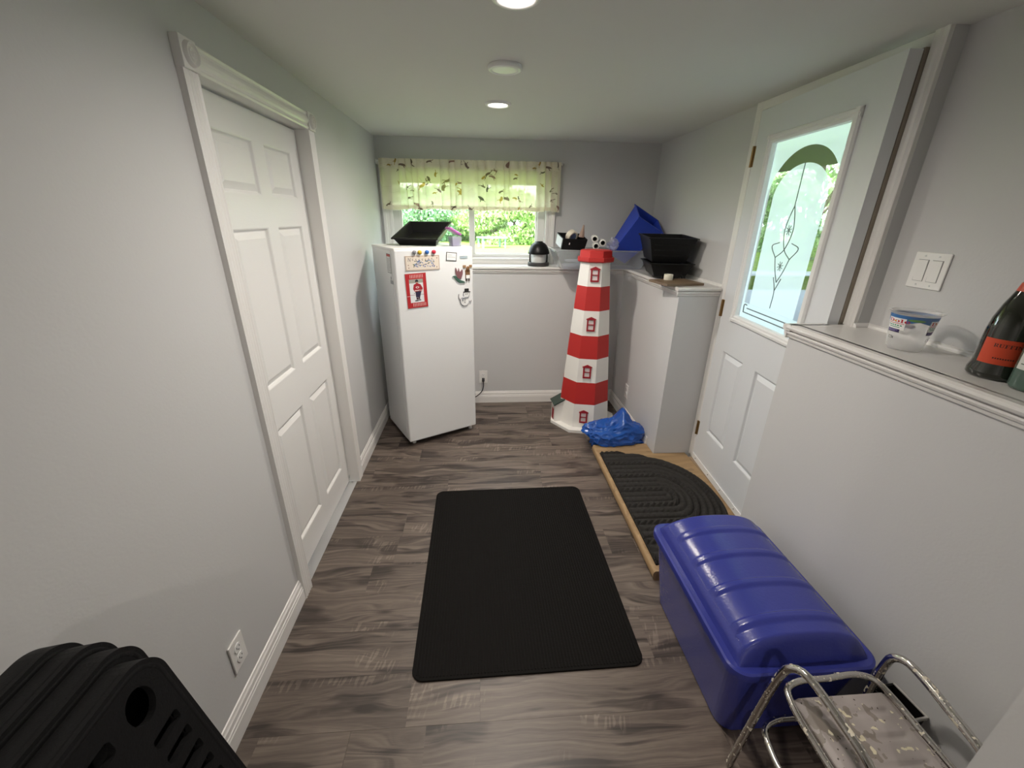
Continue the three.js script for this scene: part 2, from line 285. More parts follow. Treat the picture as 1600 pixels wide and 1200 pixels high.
{
  // jamb, fluted casing, head with reeds and corner rosettes
  const t = structGroup('trim_4', 'white fluted door casing with round corner rosettes on the left wall', 'trim');
  const c = [[-0.0, 0], [0, 0.018], [0.006, 0.02], [0.012, 0.0165], [0.019, 0.0195], [0.026, 0.0165], [0.034, 0.0195], [0.042, 0.0165], [0.050, 0.0195], [0.057, 0.0165], [0.062, 0.02], [0.068, 0.018], [0.068, 0]];
  for (const z of [1.113, 1.985]) mesh('side_casing', [mould(c, [0, 0, z], [0, 1.923, z], [0, 0, 1], [1, 0, 0])], M.trim, t);
  const hd = [[0, 0], [0, 0.017], [0.006, 0.021], [0.012, 0.017], [0.020, 0.017], [0.027, 0.0225], [0.036, 0.025], [0.045, 0.0225], [0.052, 0.017], [0.059, 0.017], [0.065, 0.021], [0.070, 0.017], [0.070, 0]];
  mesh('head_casing', [mould(hd, [0, 1.925, 1.181], [0, 1.925, 1.985], [0, 1, 0], [1, 0, 0])], M.trim, t);
  for (const z of [1.147, 2.019]) {
    const r = mesh('corner_block', [bx(0, 0.026, 1.923, 1.997, z - 0.036, z + 0.036, 0.002)], M.trim, t);
    mesh('rosette', [lathe([[0, 0.012], [0.004, 0.0115], [0.007, 0.005], [0.010, 0.004], [0.0125, 0.010], [0.0155, 0.010], [0.018, 0.003], [0.022, 0.003], [0.0245, 0.011], [0.028, 0.011], [0.031, 0.0]], 40).rotateZ(-Math.PI / 2).translate(0.0255, 1.96, z)], M.trim, r);
  }
  mesh('jamb', [bx(-0.119, 0.002, 0, 1.925, 1.168, 1.180), bx(-0.119, 0.002, 0, 1.925, 1.985, 1.997), bx(-0.119, 0.002, 1.925, 1.938, 1.168, 1.997)], M.trim, t);
}

// ------------------------------------------------------------------ window
{
  const w = structGroup('window_1', 'white sliding basement window with two panes in the back wall', 'window');
  const cz = -0.22, pr = [[0, 0], [0, 0.012], [0.010, 0.016], [0.022, 0.016], [0.026, 0.012], [0.048, 0.014], [0.054, 0.020], [0.072, 0.020], [0.078, 0.016], [0.078, 0]];
  const wside = (x, dir) => mould(pr, [x, 1.195, cz], [x, 1.94, cz], [dir, 0, 0], [0, 0, 1]);
  mesh('casing', [wside(0.098, -1), wside(1.335, 1), mould(pr, [0.02, 1.865, cz], [1.413, 1.865, cz], [0, 1, 0], [0, 0, 1]), bx(0.02, 1.413, 1.193, 1.235, cz, cz + 0.014), bx(0.098, 1.335, 1.225, 1.240, cz - 0.02, cz + 0.022, 0.004)], M.trim, w);
  const fz = -0.262;
  mesh('frame', [bx(0.085, 0.145, 1.225, 1.875, fz - 0.06, fz), bx(1.275, 1.335, 1.225, 1.875, fz - 0.06, fz), bx(0.145, 1.275, 1.225, 1.266, fz - 0.06, fz), bx(0.145, 1.275, 1.815, 1.875, fz - 0.06, fz)], M.vinyl, w);
  mesh('meeting_rail', [bx(0.703, 0.750, 1.266, 1.815, fz - 0.045, fz + 0.004, 0.003)], M.vinyl, w);
  const s1 = mesh('sash', [bx(0.145, 0.160, 1.266, 1.815, fz - 0.03, fz - 0.006), bx(0.16, 0.703, 1.266, 1.272, fz - 0.03, fz - 0.006), bx(0.16, 0.703, 1.805, 1.815, fz - 0.03, fz - 0.006)], M.vinyl, w);
  mesh('pane', [bx(0.158, 0.706, 1.268, 1.81, fz - 0.020, fz - 0.017)], M.glass, s1);
  const s2 = mesh('sash', [bx(1.262, 1.275, 1.266, 1.815, fz - 0.05, fz - 0.028), bx(0.75, 1.262, 1.266, 1.272, fz - 0.05, fz - 0.028), bx(0.75, 1.262, 1.805, 1.815, fz - 0.05, fz - 0.028)], M.vinyl, w);
  mesh('pane', [bx(0.747, 1.265, 1.268, 1.81, fz - 0.042, fz - 0.039)], M.glass, s2);
}

// ------------------------------------------------------------------ entry door, slightly ajar
{
  const d = structGroup('door_2', 'white steel entry door with frosted arched glass, standing slightly ajar', 'door');
  d.position.set(2.224, 0, 1.088); d.rotation.y = Math.atan2(-0.0625, 0.838) + 0; // local z runs from hinge to latch
  const L = 0.84, y0 = 0.066, y1 = 2.076, T = 0.044;
  const face = poly([[0, y0], [L, y0], [L, y1], [0, y1]]);
  const gy0 = 1.035, gy1 = 1.95, gu0 = 0.128, gu1 = 0.715;
  const pans = [[0.112, 0.338], [0.455, 0.685]], py = [0.31, 0.852];
  face.holes.push(hole(gu0 + 0.02, gu1 - 0.02, gy0 + 0.02, gy1 - 0.02)); for (const p of pans) face.holes.push(hole(p[0], p[1], py[0], py[1]));
  const coreS = poly([[0, y0], [L, y0], [L, y1], [0, y1]]); coreS.holes.push(hole(gu0 + 0.02, gu1 - 0.02, gy0 + 0.02, gy1 - 0.02));
  const skin = metreUV(clean(flat(ext(face, 0.013)).rotateY(-Math.PI / 2))).translate(0.013, 0, 0);
  const core = metreUV(clean(flat(ext(coreS, T - 0.013)).rotateY(-Math.PI / 2))).translate(T, 0, 0);
  mesh('leaf', [skin, core], std(new THREE.Color().setRGB(0.70, 0.72, 0.74), 0.42), d);
  for (const p of pans) raisedPanel(p[1] - p[0], py[1] - py[0], std(new THREE.Color().setRGB(0.70, 0.72, 0.74), 0.42), d, (g) => g.rotateY(-Math.PI / 2).translate(0, (py[0] + py[1]) / 2, (p[0] + p[1]) / 2));
  const fp = [[0, 0], [0, 0.006], [0.006, 0.014], [0.016, 0.016], [0.022, 0.011], [0.030, 0.012], [0.038, 0.006], [0.040, -0.012], [0.034, -0.012], [0.02, 0]];
  mesh('glass_frame', [mould(fp, [0, gy0, gu0], [0, gy1, gu0], [0, 0, 1], [-1, 0, 0]), mould(fp, [0, gy0, gu1], [0, gy1, gu1], [0, 0, -1], [-1, 0, 0]), mould(fp, [0, gy0, gu0], [0, gy0, gu1], [0, 1, 0], [-1, 0, 0]), mould(fp, [0, gy1, gu0], [0, gy1, gu1], [0, -1, 0], [-1, 0, 0])], M.white, d);
  // glass: frosted field with a clear arched band
  const a0 = gu0 + 0.036, a1 = gu1 - 0.036, b0 = gy0 + 0.036, b1 = gy1 - 0.036, cu = (a0 + a1) / 2, cyA = 1.66;
  const arch = (hw, top, bottom) => { const p = []; p.push([cu - hw * 0.97, bottom]); for (let i = 0; i <= 40; i++) { const a = Math.PI * (1 - i / 40); p.push([cu + hw * Math.cos(a), cyA + (top - cyA) * Math.sin(a)]); } p.push([cu + hw * 0.97, bottom]); return p; };
  // mild taper of the legs downwards
  const outer = arch(0.244, 1.868, 1.150), inner = arch(0.192, 1.80, 1.150 + 0.0005);
  const toGlass = (shape, x, th = 0.003) => metreUV(clean(flat(ext(shape, th)).rotateY(-Math.PI / 2))).translate(x + th, 0, 0);
  const field = poly([[a0, b0], [a1, b0], [a1, b1], [a0, b1]]); field.holes.push(new THREE.Path(outer.map(([x, y]) => new THREE.Vector2(x, y))));
  const sheet = (shape, x) => { const g = new THREE.ShapeGeometry(shape, 24).rotateY(-Math.PI / 2).translate(x, 0, 0); return metreUV(clean(g)); };
  mesh('frosted_pane', [sheet(field, 0.020), sheet(poly(inner), 0.020)], M.frosted, d).userData.label = 'frosted glass';
  const band = poly(outer); band.holes.push(new THREE.Path(inner.map(([x, y]) => new THREE.Vector2(x, y))));
  mesh('clear_band', [sheet(band, 0.020)], M.glass, d).userData.label = 'clear bevelled arch band';
  // engraved lines
  const line = (pts, r = 0.0022) => tube(pts.map(([u, v]) => [0.0185, v, u]), r, pts.length * 8, 6);
  const star = (u, v, s) => [0, 1, 2, 3].map((k) => { const a = k * Math.PI / 4 + 0.3; return line([[u - s * Math.cos(a), v - s * Math.sin(a)], [u + s * Math.cos(a), v + s * Math.sin(a)]], 0.0016); });
  mesh('engraving', [line([[cu, 1.80], [cu, 1.63]]), line([[cu, 1.63], [cu - 0.022, 1.57], [cu - 0.03, 1.52], [cu, 1.44], [cu + 0.055, 1.40]]), line([[cu, 1.63], [cu + 0.022, 1.57], [cu + 0.03, 1.52], [cu, 1.44], [cu - 0.055, 1.40]]),
    line([[cu + 0.055, 1.40], [cu + 0.10, 1.45], [cu + 0.045, 1.47]]), line([[cu - 0.055, 1.40], [cu - 0.10, 1.45], [cu - 0.045, 1.47]]), line([[cu - 0.055, 1.40], [cu - 0.03, 1.34], [cu, 1.29]]), line([[cu + 0.055, 1.40], [cu + 0.03, 1.34], [cu, 1.29]]),
    line([[cu - 0.03, 1.31], [cu, 1.25], [cu, 1.165]]), line([[cu + 0.03, 1.31], [cu, 1.25]]), ...star(cu, 1.525, 0.022), ...star(cu, 1.365, 0.022),
    line([[a0 + 0.03, 1.10], [a1 - 0.03, 1.10]], 0.003), line([[a0 + 0.06, 1.125], [a1 - 0.06, 1.125]], 0.003), line([[a0 + 0.03, 1.10], [a0 + 0.03, 1.14], [a0 + 0.06, 1.14]], 0.003)], M.etch, d).userData.label = 'engraved clear lines';
  for (const y of [1.872, 1.082, 0.284]) { const h = mesh('hinge', [bx(-0.003, 0.001, y - 0.048, y + 0.048, 0.0, 0.012), cyl(0.006, 0.006, 0.098, -0.006, y - 0.049, -0.002, 12)], M.brass, d); h.userData.label = 'brass hinge'; }
  const sw = mesh('door_sweep', [bx(-0.006, 0, y0 - 0.006, y0 + 0.034, 0.005, L - 0.005, 0.002)], M.white, d);
  for (const u of [0.06, 0.25, 0.41, 0.58, 0.76]) mesh('screw', [cyl(0.0035, 0.0035, 0.002, 0, 0, 0, 10).rotateZ(Math.PI / 2).translate(-0.006, y0 + 0.016, u)], M.gasket, sw);
}
{
  const t = structGroup('trim_5', 'white frame and casing around the entry door', 'trim');
  const cp = [[0, 0], [0, 0.010], [0.006, 0.014], [0.022, 0.015], [0.030, 0.012], [0.048, 0.017], [0.052, 0.014], [0.052, 0]];
  mesh('hinge_casing', [mould(cp, [2.241, 0.056, 1.083], [2.241, H, 1.083], [0, 0, -1], [-1, 0, 0])], M.trim, t);
  mesh('latch_casing', [mould(cp, [2.232, 1.192, 1.932], [2.232, H, 1.932], [0, 0, 1], [-1, 0, 0])], M.trim, t);
  mesh('head_casing', [bx(2.226, 2.242, 2.080, H, 1.083, 1.932, 0.003)], M.trim, t);
  mesh('jamb', [bx(2.241, 2.36, 0, H, 1.028, 1.084), bx(2.242, 2.36, 2.080, H, 1.084, 1.935), bx(2.272, 2.30, 0.05, 2.08, 1.084, 1.097), bx(2.272, 2.30, 0.05, 2.08, 1.915, 1.935)], M.trim, t);
  mesh('weatherstrip', [bx(2.209, 2.272, 0.06, 2.08, 1.905, 1.931)], std(new THREE.Color().setRGB(0.30, 0.26, 0.21), 0.8), t);
  mesh('threshold', [bx(2.20, 2.40, 0, 0.058, 1.084, 1.935, 0.004)], std(new THREE.Color().setRGB(0.30, 0.22, 0.14), 0.6), t);
}
// ------------------------------------------------------------------ lamps
function potLight(x, z, label, group = 'recessed ceiling lights') {
  const o = thing('ceiling_light', label, 'ceiling light', [x, H, z], 0, group);
  mesh('trim_ring', [lathe([[0.052, -0.002], [0.053, -0.010], [0.060, -0.011], [0.068, -0.007], [0.070, 0]], 48)], M.white, o);
  mesh('lens', [lathe([[0, -0.0065], [0.035, -0.0065], [0.052, -0.005]], 40)], M.lens, o).userData.label = 'glowing lens';
  const l = new THREE.SpotLight(LAMP_COLOR, LAMP_POWER, 0, 1.54, 0.75, 2);
  l.position.set(0, -0.016, 0); l.target.position.set(0, -1, 0); l.castShadow = true; l.shadow.radius = 2.4; l.shadow.camera.near = 0.02;
  o.add(l, l.target);
}
potLight(0.90, 0.852, 'lit ceiling pot light nearest the window');
potLight(0.905, 2.02, 'lit ceiling pot light cut by the top edge of the picture');
potLight(0.95, 4.65, 'lit ceiling pot light behind the camera');
{
  const o = thing('ceiling_cover', 'round white cover plate on the ceiling between two lights', 'cover plate', [0.905, H, 1.45]);
  mesh('rim', [lathe([[0.052, -0.012], [0.060, -0.017], [0.066, -0.014], [0.068, -0.006], [0.066, 0]], 48)], M.white, o);
  mesh('cap', [lathe([[0, -0.016], [0.04, -0.0155], [0.050, -0.014], [0.053, -0.010]], 48)], M.white, o);
}
// ------------------------------------------------------------------ outside
struct('ground', [bx(-14, 16, 0.95, 1.08, -22, -0.40)], std(0xffffff, 0.9, { map: grassTex }), 'sunlit lawn behind the house', 'lawn');
struct('patio', [bx(2.40, 7, -0.12, 0.02, -0.4, 8)], std(new THREE.Color().setRGB(0.55, 0.58, 0.62), 0.8), 'pale concrete patio outside the entry door', 'patio');
struct('wall_outside', [bx(4.6, 4.8, 0, 1.25, -0.4, 8), bx(2.40, 4.8, 0, 1.10, -0.6, -0.4)], std(new THREE.Color().setRGB(0.60, 0.66, 0.72), 0.8), 'pale retaining wall outside the entry door', 'wall');
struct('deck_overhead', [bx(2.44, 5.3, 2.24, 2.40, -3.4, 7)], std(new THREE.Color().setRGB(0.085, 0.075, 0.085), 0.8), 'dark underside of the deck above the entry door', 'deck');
struct('bank', [bx(4.8, 16, 0.9, 1.2, -0.4, 10)], std(0xffffff, 0.9, { map: grassTex }), 'grassy bank above the retaining wall', 'lawn');
const leafGeo = (() => { const g = new THREE.BufferGeometry(); g.setAttribute('position', new THREE.Float32BufferAttribute([0, -0.5, 0, 0.28, 0, 0.08, 0, 0.5, 0, 0, -0.5, 0, 0, 0.5, 0, -0.28, 0, 0.08], 3)); g.setAttribute('uv', new THREE.Float32BufferAttribute([0, 0, 1, 0, 1, 1, 0, 0, 1, 1, 0, 1], 2)); g.computeVertexNormals(); return g; })();
const leafMat = phy(0xffffff, 0.75, { transmission: 0.35, thickness: 0, side: THREE.DoubleSide });
const barkMat = std(new THREE.Color().setRGB(0.12, 0.10, 0.08), 0.9);
function plant(name, label, category, [x, y, z], [rx, ry, rz], trunkH, n, leaf, col, group) {
  const o = thing(name, label, category, [x, y, z], 0, group);
  const stems = [tube([[0, -0.05, 0], [0.03, trunkH * 0.6, 0.02], [0, trunkH + ry, 0]], Math.max(0.03, ry * 0.035), 12, 8)];
  for (let k = 0; k < 5; k++) { const a = k * 1.3; stems.push(tube([[0, trunkH * 0.7, 0], [Math.cos(a) * rx * 0.4, trunkH + ry * 0.7, Math.sin(a) * rz * 0.4], [Math.cos(a) * rx * 0.75, trunkH + ry * 1.3, Math.sin(a) * rz * 0.75]], Math.max(0.015, ry * 0.014), 10, 6)); }
  mesh('trunk', stems, barkMat, o);
  const im = new THREE.InstancedMesh(leafGeo, leafMat, n), m = new THREE.Matrix4(), q = new THREE.Quaternion(), e = new THREE.Euler(), c = new THREE.Color();
  const blobs = []; for (let k = 0; k < 26; k++) { const a = rr(0, 6.283), u = rr(-1, 1), s = Math.sqrt(1 - u * u) * rr(0.5, 0.85); blobs.push([Math.cos(a) * s * rx, trunkH + ry + u * ry * rr(0.5, 0.85), Math.sin(a) * s * rz, rr(0.22, 0.42)]); }
  for (let k = 0; k < n; k++) {
    const b = blobs[Math.floor(rnd() * blobs.length)], a = rr(0, 6.283), u = rr(-1, 1), s = Math.sqrt(1 - u * u), t = rr(0.72, 1.06) * b[3];
    e.set(rr(-1.2, 1.2), rr(0, 6.283), rr(-1.2, 1.2)); q.setFromEuler(e);
    const sc = leaf * rr(0.7, 1.4);
    m.compose(new THREE.Vector3(b[0] + Math.cos(a) * s * rx * t, Math.max(0.02, b[1] + u * ry * t), b[2] + Math.sin(a) * s * rz * t), q, new THREE.Vector3(sc, sc, sc));
    im.setMatrixAt(k, m);
    const v = rr(0.65, 1.3); c.setRGB(col[0] * v, col[1] * v * rr(0.92, 1.08), col[2] * v); im.setColorAt(k, c);
  }
  im.name = 'foliage'; im.userData.kind = 'stuff'; im.castShadow = im.receiveShadow = true; o.add(im);
}
const shrubs = 'shrubs and trees behind the window';
plant('leafy_shrub', 'bright yellow green shrub seen through the right window pane', 'shrub', [1.45, 1.08, -5.2], [1.25, 0.62, 0.9], -0.22, 12000, 0.075, [0.40, 0.56, 0.22], shrubs);
plant('leafy_shrub', 'blue green hedge shrub seen low in the left window pane', 'shrub', [-0.75, 1.08, -5.8], [1.6, 0.62, 0.9], -0.22, 12000, 0.08, [0.26, 0.44, 0.26], shrubs);
plant('leafy_shrub', 'pale green shrub between the two window panes', 'shrub', [0.5, 1.08, -6.8], [1.5, 0.75, 1.0], -0.2, 9000, 0.09, [0.36, 0.50, 0.26], shrubs);
plant('leafy_tree', 'tall light green tree behind the valance on the left', 'tree', [-2.2, 1.08, -9.5], [2.6, 2.2, 2.0], 1.3, 9000, 0.16, [0.32, 0.46, 0.24], shrubs);
plant('leafy_tree', 'tall yellow green tree behind the valance on the right', 'tree', [2.6, 1.08, -9.0], [2.4, 2.2, 2.0], 1.2, 9000, 0.16, [0.40, 0.52, 0.24], shrubs);
plant('leafy_tree', 'dark green tree in the middle distance of the window view', 'tree', [0.5, 1.08, -13], [3.0, 2.4, 2.0], 1.2, 9000, 0.2, [0.28, 0.40, 0.24], shrubs);
const bankG = 'greenery outside the entry door';
plant('leafy_shrub', 'pale green shrub behind the middle of the door glass', 'shrub', [5.7, 1.08, -3.6], [1.1, 0.75, 1.1], -0.25, 8000, 0.08, [0.36, 0.50, 0.26], bankG);
plant('leafy_shrub', 'green shrub behind the clear band at the latch side of the door glass', 'shrub', [5.9, 1.08, -1.6], [1.0, 0.75, 1.0], -0.25, 8000, 0.08, [0.30, 0.44, 0.22], bankG);
plant('leafy_tree', 'pale green tree behind the upper door glass', 'tree', [7.2, 1.08, -4.9], [2.2, 1.9, 1.8], 0.4, 9000, 0.13, [0.38, 0.50, 0.28], bankG);
plant('leafy_tree', 'yellow green tree behind the hinge side of the door glass', 'tree', [5.2, 1.08, -6.6], [2.0, 1.8, 1.6], 0.4, 9000, 0.13, [0.40, 0.50, 0.26], bankG);
plant('leafy_tree', 'green tree behind the latch side of the door glass', 'tree', [8.2, 1.08, -2.4], [1.9, 1.8, 1.8], 0.3, 9000, 0.13, [0.36, 0.48, 0.26], bankG);
{
  const o = thing('garden_table', 'small pale garden table on the lawn low in the right window pane', 'table', [0.98, 1.08, -3.9], 0.3);
  mesh('tabletop', [bx(-0.22, 0.22, 0.15, 0.165, -0.16, 0.16, 0.004)], M.white, o);
  for (const [x, z] of [[-0.19, -0.13], [0.19, -0.13], [-0.19, 0.13], [0.19, 0.13]]) mesh('leg', [bx(x - 0.012, x + 0.012, 0, 0.15, z - 0.012, z + 0.012)], std(new THREE.Color().setRGB(0.2, 0.33, 0.38), 0.6), o);
}
// ------------------------------------------------------------------ valance on its rod
{
  const rod = thing('curtain_rod', 'thin white curtain rod above the window', 'curtain rod', [0, 0, 0]);
  mesh('rod', [tube([[0.012, 1.946, -0.165], [0.7, 1.947, -0.165], [1.442, 1.948, -0.165]], 0.0055, 12, 10)], M.white, rod);
  mesh('finial', [new THREE.SphereGeometry(0.010, 16, 12).translate(1.447, 1.948, -0.165), cyl(0.004, 0.004, 0.05, 0, 0, 0, 8).rotateX(-Math.PI / 2).translate(1.436, 1.947, -0.168)], M.steel, rod);
  mesh('bracket', [bx(0.010, 0.020, 1.925, 1.955, -0.22, -0.160)], M.white, rod);
  const lace = canvasTex(1024, 512, (c, w, h) => {
    c.fillStyle = '#e6dfcd'; c.fillRect(0, 0, w, h);
    const cols = ['#6d6152', '#7b6a60', '#8b7d5f', '#5d5a50', '#93776e', '#a98f4d'];
    for (let k = 0; k < 120; k++) { c.strokeStyle = 'rgba(150,140,110,0.35)'; c.lineWidth = 1; c.beginPath(); const x = rr(0, w), y = rr(0, h); c.moveTo(x, y); c.bezierCurveTo(x + rr(-30, 30), y + rr(-30, 30), x + rr(-50, 50), y + rr(-30, 30), x + rr(-70, 70), y + rr(-40, 40)); c.stroke(); }
    for (let k = 0; k < 74; k++) {                                    // small birds and twigs
      const x = rr(0, w), y = rr(0, h), a = rr(0, 6.28), s = rr(9, 19), col = cols[Math.floor(rnd() * 6)];
      c.save(); c.translate(x, y); c.rotate(a); c.fillStyle = col; c.strokeStyle = col; c.lineWidth = 3;
      c.beginPath(); c.ellipse(0, 0, s, s * 0.42, 0, 0, 6.3); c.fill(); c.beginPath(); c.ellipse(s * 0.9, -s * 0.25, s * 0.35, s * 0.3, 0, 0, 6.3); c.fill();
      c.beginPath(); c.moveTo(-s, 0); c.lineTo(-s * 1.9, s * 0.35); c.moveTo(-s * 0.2, -s * 0.2); c.lineTo(-s * 0.9, -s * 0.9); c.stroke(); c.restore();
    }
  });
  const v = thing('window_valance', 'sheer cream valance curtain with small bird print gathered over the window', 'curtain');
  const nx = 900, x0 = 0.034, x1 = 1.432;
  const sheet = (yTop, yBot, ny, amp, zc) => {
    const g = new THREE.PlaneGeometry(1, 1, nx, ny), p = g.attributes.position, uv = g.attributes.uv;
    for (let i = 0; i < p.count; i++) {
      const u = p.getX(i) + 0.5, t = 0.5 - p.getY(i);
      const ph = u * 128 + 14 * fbm(u * 9, 0.3, 5, 3) + t * 0.8 * Math.sin(u * 31), k = 0.8 + 0.4 * fbm(u * 22, t * 0.6, 15, 2), pinch = 0.35 + 0.65 * sm(clamp(fbm(u * 14, 0.7, 25, 2) * 2.2 - 0.6));
      p.setXYZ(i, x0 + (x1 - x0) * u + 0.0135 * pinch * Math.sin(ph) * clamp(u * 30) * clamp((1 - u) * 30), yTop + (yBot - yTop) * t + 0.005 * Math.sin(ph * 0.31) * t, zc + amp * k * Math.cos(ph) * 0.8);
      uv.setXY(i, u * 1.25, yTop * 1.75 - t * (yTop - yBot) * 1.75);
    }
    g.computeVertexNormals(); return g;
  };
  const mm = phy(0xffffff, 0.88, { map: lace, transmission: 0.55, thickness: 0, side: THREE.DoubleSide, ior: 1.2 });
  mesh('panel', sheet(1.936, 1.612, 24, 0.013, -0.150), mm, v);
  mesh('ruffled_heading', sheet(1.962, 1.900, 8, 0.014, -0.147), phy(0xffffff, 0.9, { map: lace, transmission: 0.3, thickness: 0, side: THREE.DoubleSide, ior: 1.2 }), v);
  mesh('hem', sheet(1.638, 1.608, 4, 0.0132, -0.1485), phy(0xffffff, 0.9, { map: lace, transmission: 0.4, thickness: 0, side: THREE.DoubleSide, ior: 1.2 }), v);
}
// ------------------------------------------------------------------ upright freezer with magnets
const FA = 28.95 * Math.PI / 180, FO = [0.273, 0, 0.781];
const fw = (u, y, out) => [FO[0] + u * Math.cos(FA) + out * Math.sin(FA), y, FO[2] - u * Math.sin(FA) + out * Math.cos(FA)];   // point on the freezer door
{
  const f = thing('upright_freezer', 'white upright freezer standing askew in the corner below the window', 'freezer', FO, FA);
  const W = 0.539, D = 0.474, T = 1.377;
  mesh('cabinet', [bx(0.003, W - 0.003, 0.035, T - 0.002, -D, -0.066, 0.006)], M.fridge, f);
  mesh('gasket', [bx(0.010, W - 0.010, 0.05, T - 0.014, -0.068, -0.054)], M.gasket, f);
  mesh('door', [bx(0, W, 0.040, T - 0.008, -0.055, 0, 0.010)], M.fridge, f);
  mesh('top_cover', [bx(0, W, T - 0.018, T, -D, -0.004, 0.006)], M.white, f);
  mesh('kick_plate', [bx(0.02, W - 0.02, 0.012, 0.04, -0.44, -0.05)], M.gasket, f);
  for (const [x, z] of [[0.05, -0.06], [W - 0.03, -0.045], [0.05, -0.42], [W - 0.05, -0.42]]) mesh('foot', [cyl(0.014, 0.012, 0.04, x, 0, z, 16)], M.white, f);
  mesh('badge', [bx(0.440, 0.498, 1.301, 1.319, 0, 0.0015, 0.0006)], M.steel, f).userData.label = 'small pale badge';
  const lab = canvasTex(128, 256, (c, w, h) => { c.fillStyle = '#d7d8d8'; c.fillRect(0, 0, w, h); c.fillStyle = '#b0403c'; c.fillRect(0, 0, w, 36); c.strokeStyle = '#55585c'; c.lineWidth = 7; c.strokeRect(4, 4, w - 8, h - 8); c.fillStyle = '#8f9396'; for (let k = 0; k < 12; k++) c.fillRect(20, 60 + k * 15, 50 + 30 * hash(k, 3), 5); });
  const lg = new THREE.PlaneGeometry(0.075, 0.118).rotateY(-Math.PI / 2).translate(-0.0005 + 0.002, 1.28, -0.12); mesh('rating_label', [lg], std(0xffffff, 0.5, { map: lab }), f).userData.label = 'rating label with red head';
  mesh('small_sticker', [bx(0.0014, 0.0026, 1.155, 1.178, -0.118, -0.066), bx(0.0014, 0.0026, 1.182, 1.200, -0.108, -0.096)], std(new THREE.Color().setRGB(0.4, 0.42, 0.44), 0.6), f);
}
const onDoor = (name, label, category, u, y, group, out = 0.0008) => { const o = thing(name, label, category, fw(u, y, out), FA, group); return o; };
[[0.128, 'grey', [0.22, 0.22, 0.24]], [0.163, 'yellow', [0.62, 0.42, 0.03]], [0.211, 'blue', [0.03, 0.14, 0.47]], [0.257, 'red', [0.60, 0.03, 0.06]]].forEach(([u, n, c]) => {
  const o = onDoor('round_magnet', n + ' round magnet above the flowered card on the freezer', 'magnet', u, 1.352, 'round magnets on the freezer');
  mesh('knob', [lathe([[0, 0.016], [0.006, 0.0155], [0.011, 0.013], [0.013, 0.009], [0.013, 0.004], [0.009, 0.003], [0.0085, 0]], 24).rotateX(Math.PI / 2)], std(new THREE.Color().setRGB(...c), 0.35), o);
});
{
  const o = onDoor('flowered_card', 'cream greeting plaque with blue flowers held on the freezer', 'card', 0.18, 1.287);
  const t = canvasTex(512, 208, (c, w, h) => {
    c.fillStyle = '#ddd2c4'; c.fillRect(0, 0, w, h); c.strokeStyle = '#b9a596'; c.lineWidth = 10; c.strokeRect(6, 6, w - 12, h - 12);
    c.strokeStyle = '#3d3a48'; c.lineWidth = 5; c.beginPath(); c.moveTo(40, 80); c.lineTo(46, 28); c.lineTo(70, 76); c.lineTo(76, 26); c.stroke();
    for (let k = 0; k < 7; k++) { c.beginPath(); c.arc(110 + k * 48, 48 + 10 * hash(k, 1), 9, 0.5, 5.4); c.stroke(); }
    c.beginPath(); c.moveTo(150, 120); c.quadraticCurveTo(250, 165, 400, 80); c.stroke();
    for (let k = 0; k < 46; k++) { const x = 110 + hash(k, 5) * 330, y = 70 + hash(k, 6) * 90, a = hash(k, 7) * 6; c.fillStyle = ['#5f77a8', '#47598c', '#7f93b8', '#566048'][k % 4]; c.save(); c.translate(x, y); c.rotate(a); c.beginPath(); c.ellipse(0, 0, 15, 6, 0, 0, 6.3); c.fill(); c.restore(); }
    for (const [x, y] of [[44, 170], [468, 170], [474, 40], [40, 130]]) { c.fillStyle = '#8a6a68'; c.beginPath(); c.arc(x, y, 8, 0, 6.3); c.fill(); }
  });
  const m = mesh('plaque', [bx(-0.114, 0.114, -0.045, 0.045, 0, 0.003)], std(new THREE.Color().setRGB(0.7, 0.62, 0.54), 0.6), o);
  mesh('print', [new THREE.PlaneGeometry(0.226, 0.088).translate(0, 0, 0.0035)], std(0xffffff, 0.6, { map: t }), m);
}
